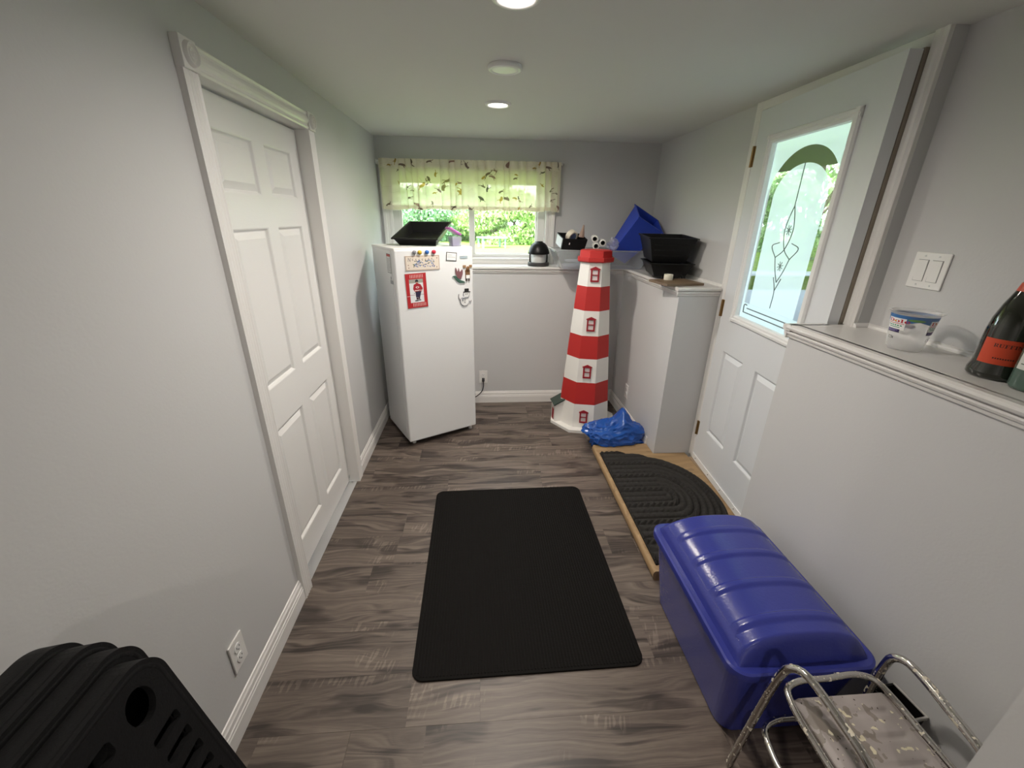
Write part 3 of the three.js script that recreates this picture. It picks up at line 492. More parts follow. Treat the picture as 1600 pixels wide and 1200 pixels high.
{
  const o = onDoor('picture_magnet', 'red bordered picture of an ice hockey player on the freezer', 'picture', 0.128, 1.117); o.rotation.z = 0.02;
  const t = canvasTex(256, 408, (c, w, h) => {
    c.fillStyle = '#b3262a'; c.fillRect(0, 0, w, h); c.fillStyle = '#e9e2dc';
    for (let k = 0; k < 9; k++) { c.fillRect(58 + k * 19, 14, 5, 40); c.fillRect(72 + k * 19, h - 56, 5, 40); }
    c.fillRect(0, 262, 40, 5);
    c.fillStyle = '#cfd2d2'; c.fillRect(42, 66, 172, 278); c.fillStyle = '#9ea196'; c.fillRect(42, 66, 172, 46); c.fillStyle = '#dfe2e4'; c.fillRect(42, 112, 172, 232); c.fillStyle = '#8b3a3a'; c.fillRect(42, 250, 172, 4);
    c.fillStyle = '#26242c'; c.beginPath(); c.arc(136, 92, 20, 0, 6.3); c.fill(); c.fillStyle = '#b98f78'; c.fillRect(124, 100, 26, 20);
    c.fillStyle = '#a3202a'; c.beginPath(); c.moveTo(96, 130); c.lineTo(136, 112); c.lineTo(180, 130); c.lineTo(206, 180); c.lineTo(190, 214); c.lineTo(102, 214); c.lineTo(84, 182); c.closePath(); c.fill();
    c.fillStyle = '#e6dcd6'; c.fillRect(102, 196, 90, 10); c.beginPath(); c.ellipse(140, 164, 22, 12, 0, 0, 6.3); c.fill(); c.fillStyle = '#a3202a'; c.beginPath(); c.ellipse(140, 164, 13, 6, 0, 0, 6.3); c.fill();
    c.fillStyle = '#2b2440'; c.beginPath(); c.moveTo(110, 214); c.lineTo(184, 214); c.lineTo(164, 282); c.lineTo(112, 282); c.closePath(); c.fill();
    c.fillStyle = '#3d1f2a'; c.fillRect(116, 284, 24, 28); c.fillRect(142, 280, 20, 28); c.fillStyle = '#22222a'; c.fillRect(98, 316, 40, 14); c.fillRect(140, 312, 32, 12);
    c.strokeStyle = '#4c4036'; c.lineWidth = 5; c.beginPath(); c.moveTo(196, 190); c.lineTo(90, 236); c.stroke();
  });
  const m = mesh('backing', [bx(-0.070, 0.070, -0.110, 0.110, 0, 0.0022)], std(new THREE.Color().setRGB(0.45, 0.42, 0.40), 0.5), o);
  mesh('print', [new THREE.PlaneGeometry(0.137, 0.216).translate(0, 0, 0.0027)], std(0xffffff, 0.4, { map: t }), m);
}
{
  const o = onDoor('label_magnet', 'small white label magnet with black border on the freezer', 'magnet', 0.380, 1.318); o.rotation.z = -0.10;
  const m = mesh('border', [bx(-0.037, 0.037, -0.027, 0.027, 0, 0.002)], M.dark, o);
  mesh('face', [bx(-0.033, 0.033, -0.023, 0.023, 0.001, 0.0026)], M.white, m);
  mesh('rule', [bx(-0.028, 0.026, -0.004, -0.0025, 0.001, 0.003), bx(-0.028, 0.004, 0.008, 0.0095, 0.001, 0.003)], M.gasket, m);
}
{
  const o = onDoor('hummingbird_magnet', 'green and red hummingbird magnet on the freezer', 'magnet', 0.430, 1.185);
  const sh = (pts) => { const s = new THREE.Shape(); s.moveTo(...pts[0]); s.splineThru(pts.slice(1).map((p) => new THREE.Vector2(...p))); s.closePath(); return s; };
  mesh('body', [ext(sh([[-0.05, 0.004], [-0.036, 0.010], [-0.022, 0.006], [0.004, -0.018], [0.036, -0.030], [0.042, -0.040], [0.020, -0.040], [-0.004, -0.036], [-0.026, -0.016], [-0.038, 0.0]]), 0.003, 0.001).translate(0, 0, 0.0015)], std(new THREE.Color().setRGB(0.04, 0.10, 0.07), 0.4), o);
  mesh('wing', [ext(sh([[-0.012, -0.006], [-0.026, 0.030], [-0.024, 0.062], [-0.010, 0.036], [-0.002, 0.058], [0.006, 0.034], [0.024, 0.048], [0.026, 0.018], [0.010, -0.014]]), 0.003, 0.001).translate(0, 0, 0.003)], std(new THREE.Color().setRGB(0.20, 0.08, 0.09), 0.4), o);
}
{
  const o = onDoor('moose_magnet', 'brown moose magnet beside the hummingbird on the freezer', 'magnet', 0.495, 1.208);
  const br = std(new THREE.Color().setRGB(0.18, 0.09, 0.035), 0.5);
  mesh('body', [bx(-0.018, 0.018, -0.036, 0.020, 0, 0.006, 0.003)], br, o);
  mesh('head', [new THREE.SphereGeometry(0.015, 16, 12).scale(0.9, 1.1, 0.4).translate(0, 0.028, 0.0065)], br, o);
  for (const x of [-0.023, 0.023]) mesh('antler', [bx(x - 0.011, x + 0.011, 0.034, 0.052, 0, 0.004, 0.002)], std(new THREE.Color().setRGB(0.32, 0.19, 0.09), 0.5), o);
  mesh('apron', [bx(-0.014, 0.014, -0.036, -0.014, 0.005, 0.0072, 0.001)], M.white, o);
  for (const x of [-0.010, 0.010]) mesh('leg', [bx(x - 0.006, x + 0.006, -0.054, -0.034, 0, 0.005, 0.002)], std(new THREE.Color().setRGB(0.08, 0.06, 0.05), 0.5), o);
}
{
  const o = onDoor('snowman_magnet', 'white snowman magnet with black top hat on the freezer', 'magnet', 0.470, 1.043);
  const disc = (r, x, y, z = 0, t = 0.004) => cyl(r, r, t, 0, 0, 0, 24).rotateX(Math.PI / 2).translate(x, y, z);
  mesh('outline', [disc(0.034, -0.004, -0.024), disc(0.024, 0.010, 0.022)], std(new THREE.Color().setRGB(0.30, 0.30, 0.33), 0.5), o);
  mesh('body', [disc(0.031, -0.003, -0.022, 0.002), disc(0.0215, 0.010, 0.023, 0.002)], M.white, o);
  mesh('hat', [bx(-0.002, 0.030, 0.040, 0.062, 0, 0.007, 0.003), bx(-0.012, 0.040, 0.036, 0.042, 0, 0.008, 0.002)], M.dark, o);
  mesh('scarf', [bx(-0.020, 0.024, -0.004, 0.004, 0.004, 0.009, 0.002), bx(-0.026, -0.014, -0.020, 0.002, 0.004, 0.009, 0.002)], std(new THREE.Color().setRGB(0.25, 0.27, 0.30), 0.6), o);
  mesh('arm', [tube([[-0.030, -0.02, 0.003], [-0.048, 0.005, 0.003], [-0.046, 0.028, 0.003]], 0.003, 8, 6)], std(new THREE.Color().setRGB(0.25, 0.24, 0.26), 0.6), o);
  mesh('arm', [tube([[0.026, -0.02, 0.003], [0.040, -0.03, 0.003], [0.048, -0.024, 0.003]], 0.003, 8, 6)], std(new THREE.Color().setRGB(0.25, 0.24, 0.26), 0.6), o);
  for (const [x, y] of [[-0.003, -0.014], [-0.004, -0.030], [0.004, 0.026], [0.016, 0.026]]) mesh('button', [disc(0.0028, x, y, 0.006, 0.003)], M.dark, o);
}
// open tray, walls flaring outwards: bottom (w0, d0), rim (w1, d1), height h, wall t
function openTray(w0, d0, w1, d1, h, t, lip = 0.006) {
  const ring = (w, d, y) => [[-w / 2, y, -d / 2], [w / 2, y, -d / 2], [w / 2, y, d / 2], [-w / 2, y, d / 2]];
  const A = ring(w0, d0, 0), B = ring(w1, d1, h), C = ring(w1 - 2 * t, d1 - 2 * t, h), D = ring(w0 - 2 * t, d0 - 2 * t, t), E0 = ring(w1 + 2 * lip, d1 + 2 * lip, h), E1 = ring(w1 + 2 * lip, d1 + 2 * lip, h - lip);
  const pos = [], tri = (...v) => v.forEach((p) => pos.push(...p)), quad = (a, b, c, d) => { tri(a, b, c); tri(a, c, d); };
  for (let i = 0; i < 4; i++) { const j = (i + 1) % 4; quad(A[i], B[i], B[j], A[j]); quad(E0[i], C[i], C[j], E0[j]); quad(C[i], D[i], D[j], C[j]); quad(E0[i], E0[j], E1[j], E1[i]); quad(E1[i], E1[j], B[j], B[i]); }
  quad(A[0], A[1], A[2], A[3]); quad(D[3], D[2], D[1], D[0]);
  const g = new THREE.BufferGeometry(); g.setAttribute('position', new THREE.Float32BufferAttribute(pos, 3)); g.computeVertexNormals(); return metreUV(g);
}
{
  const o = thing('black_tray', 'open black plastic tray tilted on top of the freezer', 'tray', [0.405, 1.378, 0.355], -0.20);
  const g = openTray(0.25, 0.28, 0.30, 0.36, 0.062, 0.004, 0.008).rotateX(0.27);
  g.computeBoundingBox(); g.translate(0, -g.boundingBox.min.y, 0);
  mesh('tray_body', [g], M.blackPlastic, o);
  mesh('tool', [tube([[-0.10, 0.030, 0.06], [0.0, 0.034, 0.055], [0.10, 0.040, 0.045]], 0.005, 10, 8), bx(-0.12, -0.05, 0.028, 0.038, 0.045, 0.075, 0.003)], std(new THREE.Color().setRGB(0.25, 0.27, 0.28), 0.3, { metalness: 0.8 }), o).userData.label = 'grey metal tool in the tray';
}
{
  const o = thing('food_container', 'small clear tub with pink and purple lid on the freezer', 'container', [0.628, 1.378, 0.505], FA);
  mesh('tub', [openTray(0.060, 0.060, 0.068, 0.068, 0.060, 0.002, 0.001)], M.film, o);
  mesh('contents', [bx(-0.026, 0.026, 0.003, 0.045, -0.026, 0.026, 0.006)], std(new THREE.Color().setRGB(0.22, 0.18, 0.38), 0.6), o);
  mesh('lid', [bx(-0.046, 0.046, 0.060, 0.074, -0.040, 0.040, 0.005).rotateZ(-0.5).translate(-0.042, 0.034, 0)], std(new THREE.Color().setRGB(0.40, 0.11, 0.36), 0.35), o).userData.label = 'purple lid';
  mesh('lid_insert', [bx(-0.036, 0.036, 0.0742, 0.078, -0.032, 0.032, 0.002).rotateZ(-0.5).translate(-0.042, 0.034, 0)], std(new THREE.Color().setRGB(0.45, 0.62, 0.66), 0.35), o);
}
// ------------------------------------------------------------------ outlets, cord, switch
function outlet(pos, turn, label) {
  const o = thing('wall_outlet', label, 'outlet', pos, turn, 'duplex wall outlets');
  mesh('plate', [bx(-0.0355, 0.0355, -0.0575, 0.0575, 0, 0.006, 0.0025)], M.plate, o);
  for (const y of [-0.02, 0.02]) { const r = mesh('receptacle', [cyl(0.0165, 0.0165, 0.003, 0, 0, 0, 24).rotateX(Math.PI / 2).translate(0, y, 0.0055)], M.white, o); mesh('slots', [bx(-0.0075, -0.0055, y - 0.001, y + 0.007, 0.007, 0.0092), bx(0.0055, 0.0075, y, y + 0.006, 0.007, 0.0092), cyl(0.0024, 0.0024, 0.002, 0, 0, 0, 10).rotateX(Math.PI / 2).translate(0, y - 0.007, 0.0072)], M.dark, r); }
  return o;
}
outlet([0, 0.254, 2.472], Math.PI / 2, 'white wall outlet low on the left wall in the foreground');
outlet([0.805, 0.246, 0], 0, 'white wall outlet under the window with a plug in it');
outlet([1.977, 0.252, 0.388], -Math.PI / 2, 'white wall outlet on the half wall right of the lighthouse');
{
  const o = thing('power_cord', 'grey freezer cord plugged into the outlet under the window', 'cord');
  const g = std(new THREE.Color().setRGB(0.05, 0.05, 0.052), 0.5);
  mesh('plug', [bx(0.793, 0.817, 0.210, 0.240, 0.009, 0.038, 0.006)], g, o);
  mesh('cable', [tube([[0.805, 0.214, 0.028], [0.806, 0.17, 0.034], [0.79, 0.12, 0.034], [0.74, 0.075, 0.045], [0.66, 0.05, 0.055], [0.57, 0.045, 0.06]], 0.0042, 40, 8)], g, o);
}
{
  const o = thing('light_switch', 'white double rocker light switch on the wall above the cup', 'switch', [2.279, 1.418, 2.133], -Math.PI / 2);
  mesh('plate', [bx(-0.058, 0.058, -0.0575, 0.0575, 0, 0.006, 0.003)], M.plate, o);
  for (const x of [-0.023, 0.023]) { mesh('rocker_gap', [bx(x - 0.0175, x + 0.0175, -0.0345, 0.0345, 0.004, 0.0064)], M.gasket, o); mesh('rocker', [bx(x - 0.0165, x + 0.0165, -0.0335, 0.0335, 0.004, 0.0085, 0.001).rotateX(0.03)], M.plate, o); for (const y of [-0.046, 0.046]) mesh('screw', [cyl(0.003, 0.003, 0.001, 0, 0, 0, 10).rotateX(Math.PI / 2).translate(x, y, 0.0062)], M.steel, o); }
}
// ------------------------------------------------------------------ lantern on the sill
{
  const o = thing('solar_lantern', 'black domed lantern with metal drum on the window ledge', 'lantern', [1.272, 1.192, -0.095]);
  mesh('base', [lathe([[0, 0], [0.084, 0], [0.088, 0.004], [0.088, 0.024], [0.084, 0.028], [0, 0.028]], 40)], std(new THREE.Color().setRGB(0.035, 0.034, 0.033), 0.5), o);
  mesh('drum', [lathe([[0.060, 0.028], [0.060, 0.098]], 40)], std(new THREE.Color().setRGB(0.66, 0.66, 0.64), 0.4, { metalness: 0.35 }), o).userData.label = 'brushed metal drum';
  for (const a of [0, 2]) mesh('post', [cyl(0.006, 0.006, 0.075, 0.070 * Math.cos(a * 1.5708 + 0.05), 0.026, 0.070 * Math.sin(a * 1.5708 + 0.05), 10)], M.blackPlastic, o);
  mesh('dome', [lathe([[0.080, 0.092], [0.088, 0.096], [0.086, 0.112], [0.078, 0.138], [0.064, 0.162], [0.046, 0.178], [0.032, 0.184], [0.030, 0.190], [0, 0.191]], 48)], M.blackPlastic, o);
}
// ------------------------------------------------------------------ things on the far corner ledge
{
  const o = thing('clear_tub', 'wide clear plastic storage tub overhanging the corner ledge', 'tub', [1.737, 1.194, 0.012]);
  mesh('shell', [openTray(0.62, 0.30, 0.747, 0.36, 0.142, 0.003, 0.010)], M.clearPlastic, o);
  const wr = M.film;
  for (let k = 0; k < 4; k++) mesh('plastic_sheet', [bx(-0.29 + 0.01 * k, 0.06 - 0.012 * k, 0.010 + k * 0.016, 0.012 + k * 0.016, -0.02, 0.13).rotateZ(0.02 * (k % 2 ? 1 : -1)).translate(0, 0.004, 0)], wr, o);
}
{
  const o = thing('shoe_box', 'tilted black box with white end on the clear tub', 'box', [1.495, 1.352, 0.075], 0.20);
  o.rotation.set(0.28, 0.18, -0.10);
  mesh('shell', [openTray(0.19, 0.13, 0.20, 0.14, 0.085, 0.003, 0.001)], M.black, o);
  mesh('end_label', [bx(-0.1015, -0.0985, 0.006, 0.078, -0.058, 0.058)], std(new THREE.Color().setRGB(0.52, 0.53, 0.55), 0.6), o).userData.label = 'white end label';
  mesh('tab', [bx(-0.045, -0.038, 0.04, 0.055, 0.064, 0.0715)], M.white, o);
}
{
  const o = thing('tape_roll', 'cream masking tape roll standing in the black box', 'tape', [1.500, 1.432, 0.085]); o.rotation.set(0.5, 0.5, 0.25);
  mesh('band', [lathe([[0.028, -0.020], [0.045, -0.020], [0.045, 0.020], [0.028, 0.020], [0.028, -0.020]], 32).rotateX(Math.PI / 2)], std(new THREE.Color().setRGB(0.62, 0.56, 0.46), 0.6), o);
  mesh('core', [lathe([[0.0275, -0.021], [0.0275, 0.021]], 32).rotateX(Math.PI / 2)], std(new THREE.Color().setRGB(0.10, 0.12, 0.28), 0.6), o);
}
{
  const o = thing('paper_packet', 'crumpled brown paper packet sticking out of the black box', 'packet', [1.587, 1.470, 0.068]); o.rotation.set(0.1, 0.25, -0.12);
  const g = new THREE.CylinderGeometry(0.005, 0.022, 0.09, 14, 10); const p = g.attributes.position;
  for (let i = 0; i < p.count; i++) { const k = 1 + 0.5 * (n3(p.getX(i) * 60, p.getY(i) * 40, p.getZ(i) * 60, 3) - 0.5); p.setX(i, p.getX(i) * k); p.setZ(i, p.getZ(i) * k); }
  mesh('wrapper', [flat(g)], std(new THREE.Color().setRGB(0.30, 0.20, 0.16), 0.6), o);
}
[[1.690, 1.416, 0.05, 'upper'], [1.752, 1.388, 0.06, 'right hand'], [1.700, 1.364, 0.065, 'lower']].forEach(([x, y, z, n]) => {
  const o = thing('paint_roller_sleeve', n + ' of the three white paint roller sleeves end on above the lighthouse', 'roller', [x, y, z], -0.22, 'white paint roller sleeves');
  mesh('fleece', [lathe([[0.0165, -0.09], [0.0235, -0.09], [0.026, -0.085], [0.026, 0.085], [0.0235, 0.09], [0.0165, 0.09]], 28).rotateX(Math.PI / 2)], std(new THREE.Color().setRGB(0.72, 0.71, 0.67), 0.9), o);
  mesh('core', [lathe([[0.0165, 0.0905], [0.0165, -0.0905], [0.014, -0.0905], [0.014, 0.0905], [0.0165, 0.0905]], 28).rotateX(Math.PI / 2), cyl(0.0145, 0.0145, 0.004, 0, -0.02, 0, 20).rotateX(Math.PI / 2)], std(new THREE.Color().setRGB(0.05, 0.055, 0.05), 0.7), o);
});
{
  const o = thing('plastic_wrap', 'crumpled clear plastic wrap beside the roller sleeves', 'plastic wrap', [1.828, 1.375, 0.085]);
  const g = mergeVertices(new THREE.IcosahedronGeometry(0.045, 5).deleteAttribute('uv').deleteAttribute('normal')), p = g.attributes.position;
  for (let i = 0; i < p.count; i++) { const k = 0.75 + 0.9 * Math.abs(n3(p.getX(i) * 38, p.getY(i) * 38, p.getZ(i) * 38, 21) - 0.5) * 2; p.setXYZ(i, p.getX(i) * k * 1.15, Math.max(-0.04, p.getY(i) * k), p.getZ(i) * k); }
  mesh('film', [flat(g)], M.film, o);
}
{
  const o = thing('blue_wastebasket', 'blue plastic wastebasket tipped over in the far corner', 'wastebasket', [1.925, 1.282, -0.085]);
  o.quaternion.setFromUnitVectors(new THREE.Vector3(0, 1, 0), new THREE.Vector3(0.47, 0.77, 0.43).normalize());
  mesh('shell', [openTray(0.150, 0.13, 0.235, 0.20, 0.37, 0.004, 0.007)], M.blueBin, o);
}
{
  const o = thing('paint_tray', 'low black plastic paint tray with feet on the far ledge', 'tray', [2.075, 1.193, 0.555], -0.18);
  mesh('pan', [openTray(0.20, 0.28, 0.275, 0.34, 0.085, 0.004, 0.006).translate(0, 0.018, 0)], M.blackPlastic, o);
  for (const [x, z] of [[-0.04, 0.135], [0.09, 0.135], [-0.04, -0.12], [0.09, -0.12]]) mesh('foot', [bx(x - 0.012, x + 0.012, 0, 0.03, z - 0.012, z + 0.012, 0.003)], M.blackPlastic, o);
}
{
  const o = thing('black_bucket', 'deep black square plastic bin stacked on the paint tray', 'bin', [2.062, 1.304, 0.535], -0.16); o.rotation.x = 0.04;
  mesh('shell', [openTray(0.215, 0.28, 0.300, 0.36, 0.155, 0.004, 0.007)], M.blackPlastic, o);
  for (let k = 0; k < 3; k++) mesh('rib', [bx(-0.11, 0.11, 0.04 + k * 0.035, 0.046 + k * 0.035, 0.147 + k * 0.009, 0.155 + k * 0.009, 0.002)], M.blackPlastic, o);
}
{
  const o = thing('wood_board', 'thin brown wood board on the far ledge near the entry door', 'board', [2.01, 1.1925, 0.885], 0.16);
  mesh('plank', [bx(-0.125, 0.125, 0, 0.014, -0.105, 0.105, 0.001)], M.board, o);
}
{
  const o = thing('white_tape_roll', 'small white roll of tape on the brown wood board', 'tape', [1.985, 1.2068, 0.825]);
  mesh('band', [lathe([[0.016, 0], [0.0275, 0], [0.0275, 0.034], [0.016, 0.034], [0.016, 0]], 32)], std(new THREE.Color().setRGB(0.72, 0.69, 0.58), 0.6), o);
}
// ------------------------------------------------------------------ wooden lighthouse
{
  const PH = -12 * Math.PI / 180;
  const o = thing('lighthouse_model', 'tall red and white striped wooden lighthouse model on the floor', 'lighthouse', [1.625, 0, 0.375], PH);
  const oct = (r0, r1, y0, y1) => flat(new THREE.CylinderGeometry(r1, r0, y1 - y0, 8, 1, false, -Math.PI / 8)).translate(0, (y0 + y1) / 2, 0);
  mesh('base_plate', [oct(0.278, 0.278, 0, 0.022)], M.shipWhite, o);
  const R = (y) => 0.217 - (0.217 - 0.112) * (y - 0.022) / 1.253;
  const bands = [[0.022, 0.216, 'white_band'], [0.216, 0.393, 'red_band'], [0.393, 0.579, 'white_band'], [0.579, 0.754, 'red_band'], [0.754, 0.937, 'white_band'], [0.937, 1.109, 'red_band'], [1.109, 1.276, 'white_band']];
  for (const [a, b, n] of bands) mesh(n, [oct(R(a), R(b), a, b)], n === 'red_band' ? M.red : M.shipWhite, o);
  mesh('cornice', [oct(0.128, 0.137, 1.274, 1.282), oct(0.137, 0.137, 1.282, 1.306)], M.red, o);
  mesh('cap', [oct(0.122, 0.119, 1.306, 1.350), oct(0.112, 0.106, 1.350, 1.354)], M.red, o);
  const tilt = Math.atan((0.217 - 0.112) * Math.cos(Math.PI / 8) / 1.253);
  for (const y of [0.112, 0.478, 0.838, 1.19]) {
    const ap = R(y) * Math.cos(Math.PI / 8), w = new THREE.Group(); w.name = 'window'; w.position.set(0, y, ap); w.rotation.x = -tilt; o.add(w);
    const s = poly([[-0.030, -0.048], [0.030, -0.048], [0.030, 0.036], [0.036, 0.036], [0.036, 0.042], [0, 0.058], [-0.036, 0.042], [-0.036, 0.036], [-0.030, 0.036]]);
    s.holes.push(hole(-0.019, 0.019, -0.036, -0.003), hole(-0.019, 0.019, 0.003, 0.034));
    mesh('frame', [flat(ext(s, 0.009))], M.darkRed, w); mesh('pane', [bx(-0.021, 0.021, -0.038, 0.036, 0, 0.003)], std(new THREE.Color().setRGB(0.66, 0.60, 0.60), 0.25), w);
  }
  // keeper's cottage on the left side
  const cg = new THREE.Group(); cg.name = 'cottage'; cg.rotation.y = -1.28; o.add(cg);
  mesh('cottage_wall', [bx(-0.055, 0.055, 0.022, 0.165, 0.12, 0.252)], M.shipWhite, cg);
  mesh('cottage_roof', [bx(-0.066, 0.066, 0, 0.010, 0, 0.125).rotateX(0.50).translate(0, 0.222, 0.152)], M.greenRoof, cg).userData.label = 'dark green sloping roof';
  mesh('cottage_gable', [mould([[0.12, 0.16], [0.255, 0.16], [0.155, 0.216], [0.12, 0.235]], [-0.055, 0, 0], [0.055, 0, 0], [0, 0, 1])], M.shipWhite, cg);
  mesh('cottage_door', [bx(-0.022, 0.022, 0.024, 0.115, 0.251, 0.256)], M.darkRed, cg);
}
// ------------------------------------------------------------------ crumpled blue bag
{
  const o = thing('plastic_bag', 'crumpled shiny blue plastic bag at the foot of the lighthouse', 'bag', [1.775, 0, 0.80]);
  const g = mergeVertices(new THREE.IcosahedronGeometry(1, 40).deleteAttribute('uv').deleteAttribute('normal')), p = g.attributes.position;
  for (let i = 0; i < p.count; i++) {
    const x = p.getX(i), y = p.getY(i), z = p.getZ(i);
    let k = 1 + 0.22 * (n3(x * 2.3, y * 2.3, z * 2.3, 71) - 0.5) * 2;
    k += 0.16 * (1 - Math.abs(n3(x * 4.2 + 3, y * 4.2, z * 4.2, 73) - 0.5) * 6) * 0.5 + 0.055 * (1 - Math.abs(n3(x * 7, y * 7, z * 7, 75) - 0.5) * 7) * 0.7 + 0.007 * (1 - Math.abs(n3(x * 17, y * 17, z * 17, 77) - 0.5) * 7);
    const px = x * k * 0.205 - (y > 0 ? 0 : x * 0.02), top = Math.max(0, y) ** 3;
    let Y = 0.085 + y * k * 0.115 + 0.10 * Math.exp(-(((x - 0.28) / 0.20) ** 2)) * top + (x < -0.5 ? 0.05 * (-x - 0.5) : 0);
    let Z = z * k * 0.125;
    Y = Math.max(Y, 0.80 + Z > 0.884 ? 0.061 : 0.003);
    p.setXYZ(i, px * 1.06 - 0.02, Y, Z);
  }
  g.computeVertexNormals();
  mesh('film', [toCreasedNormals(g, 0.5)], phy(new THREE.Color().setRGB(0.008, 0.085, 0.40), 0.17, { transmission: 0.12, thickness: 0 }), o);
}
// ------------------------------------------------------------------ landing, doormats
{
  const y = 0.056, s = poly([[1.590, -0.90], [1.972, -0.90], [1.972, -1.03], [2.198, -1.03], [2.198, -1.93], [2.006, -1.93], [2.006, -2.045], [1.590, -2.045]]);
  const o = tag(mesh('landing_board', [metreUV(clean(flat(ext(s, y).rotateX(-Math.PI / 2)))), mould([[0, 0], [0, y], [0.006, y - 0.002], [0.012, y - 0.008], [0.015, y - 0.018], [0.015, 0.02], [0.006, 0]], [1.592, 0, 0.902], [1.592, 0, 2.043], [-1, 0, 0]), mould([[0, 0], [0, y], [0.006, y - 0.002], [0.010, y - 0.009], [0.010, 0.02]], [1.585, 0, 0.90], [1.972, 0, 0.90], [0, 0, -1])], M.ply), 'bare tan plywood landing in front of the entry door', 'landing', null, 'structure');
  o.name = 'trim_6';
}
{
  const o = thing('half_round_doormat', 'dark grey half round doormat with braided rope relief on the landing', 'doormat', [1.600, 0.0565, 1.512]);
  const A = 0.565, B = 0.497, nu = 170, nv = 190, pos = [], idx = [];
  const half = (t) => A * Math.pow(Math.max(0, 1 - Math.abs(t) ** 2.25), 0.5);
  for (let j = 0; j <= nv; j++) for (let i = 0; i <= nu; i++) {
    const t = -1 + 2 * j / nv, z = t * B, x = half(t) * i / nu;
    const core = 0.26, dd = x < core ? Math.abs(z) : Math.hypot((x - core) * 1.35, z);
    const ring = dd / 0.047, fr = ring - Math.floor(ring), along = (x < core ? x : core + Math.atan2(x - core, Math.abs(z) + 1e-5) * dd) / 0.035;
    const rope = Math.pow(Math.sin(Math.PI * fr), 0.6), braid = Math.abs(Math.sin(Math.PI * (along + (fr - 0.5) * 1.6 * (fr > 0.5 ? 1 : -1))));
    const wide = Math.floor(ring) % 3 === 1;
    let h = 0.003 + 0.014 * rope + (wide ? 0.010 * braid * rope - 0.003 : 0.002 * braid) + 0.0015 * vnoise(x * 260, z * 260, 3);
    const edge = Math.min(half(t) - x, B * (1 - Math.abs(t)) * 1.5, x + 0.002); if (edge < 0.008) h = Math.min(h, 0.008);
    pos.push(x, h, z);
    if (i < nu && j < nv) { const a = j * (nu + 1) + i; idx.push(a, a + nu + 1, a + 1, a + 1, a + nu + 1, a + nu + 2); }
  }
  const g = new THREE.BufferGeometry(); g.setAttribute('position', new THREE.Float32BufferAttribute(pos, 3)); g.setIndex(idx); g.computeVertexNormals();
  mesh('rope_relief', [g], M.coir, o);
  const rim = []; for (let k = 0; k <= 60; k++) { const t = -1 + 2 * k / 60; rim.push([half(t), -t * B]); } rim.push([0, -B]); rim[rim.length - 1] = [0, B]; rim.unshift([0, B]);
  const s2 = poly([[0, B * 0.999], ...Array.from({ length: 61 }, (_, k) => { const t = -1 + 2 * k / 60; return [half(t), -t * B]; }), [0, -B * 0.999]]);
  mesh('backing', [flat(ext(s2, 0.006).rotateX(-Math.PI / 2))], M.rubber, o);
}
{
  const o = thing('ribbed_rubber_mat', 'large black ribbed rubber floor mat in the middle of the floor', 'mat', [0.957, 0, 1.876], 0.012);
  const w = 0.872, d = 1.12, r = 0.045;
  mesh('backing', [flat(ext(rrect(w, d, r), 0.005, 0.0015).rotateX(-Math.PI / 2).translate(0, 0.0015, 0))], M.rubber, o);
  const ribs = [], n = 68;
  for (let k = 0; k < n; k++) { const x = -w / 2 + 0.012 + (w - 0.024) * (k + 0.5) / n, e = Math.max(0, Math.abs(x) - (w / 2 - r)), L = d / 2 - 0.012 - (r - Math.sqrt(Math.max(0, r * r - e * e))); ribs.push(mould([[-0.0042, 0], [-0.0026, 0.0040], [0.0026, 0.0040], [0.0042, 0]], [x, 0.0062, -L], [x, 0.0062, L], [1, 0, 0])); }
  const m = mesh('ribs', ribs, M.rubber, o); m.userData.kind = 'stuff';
}
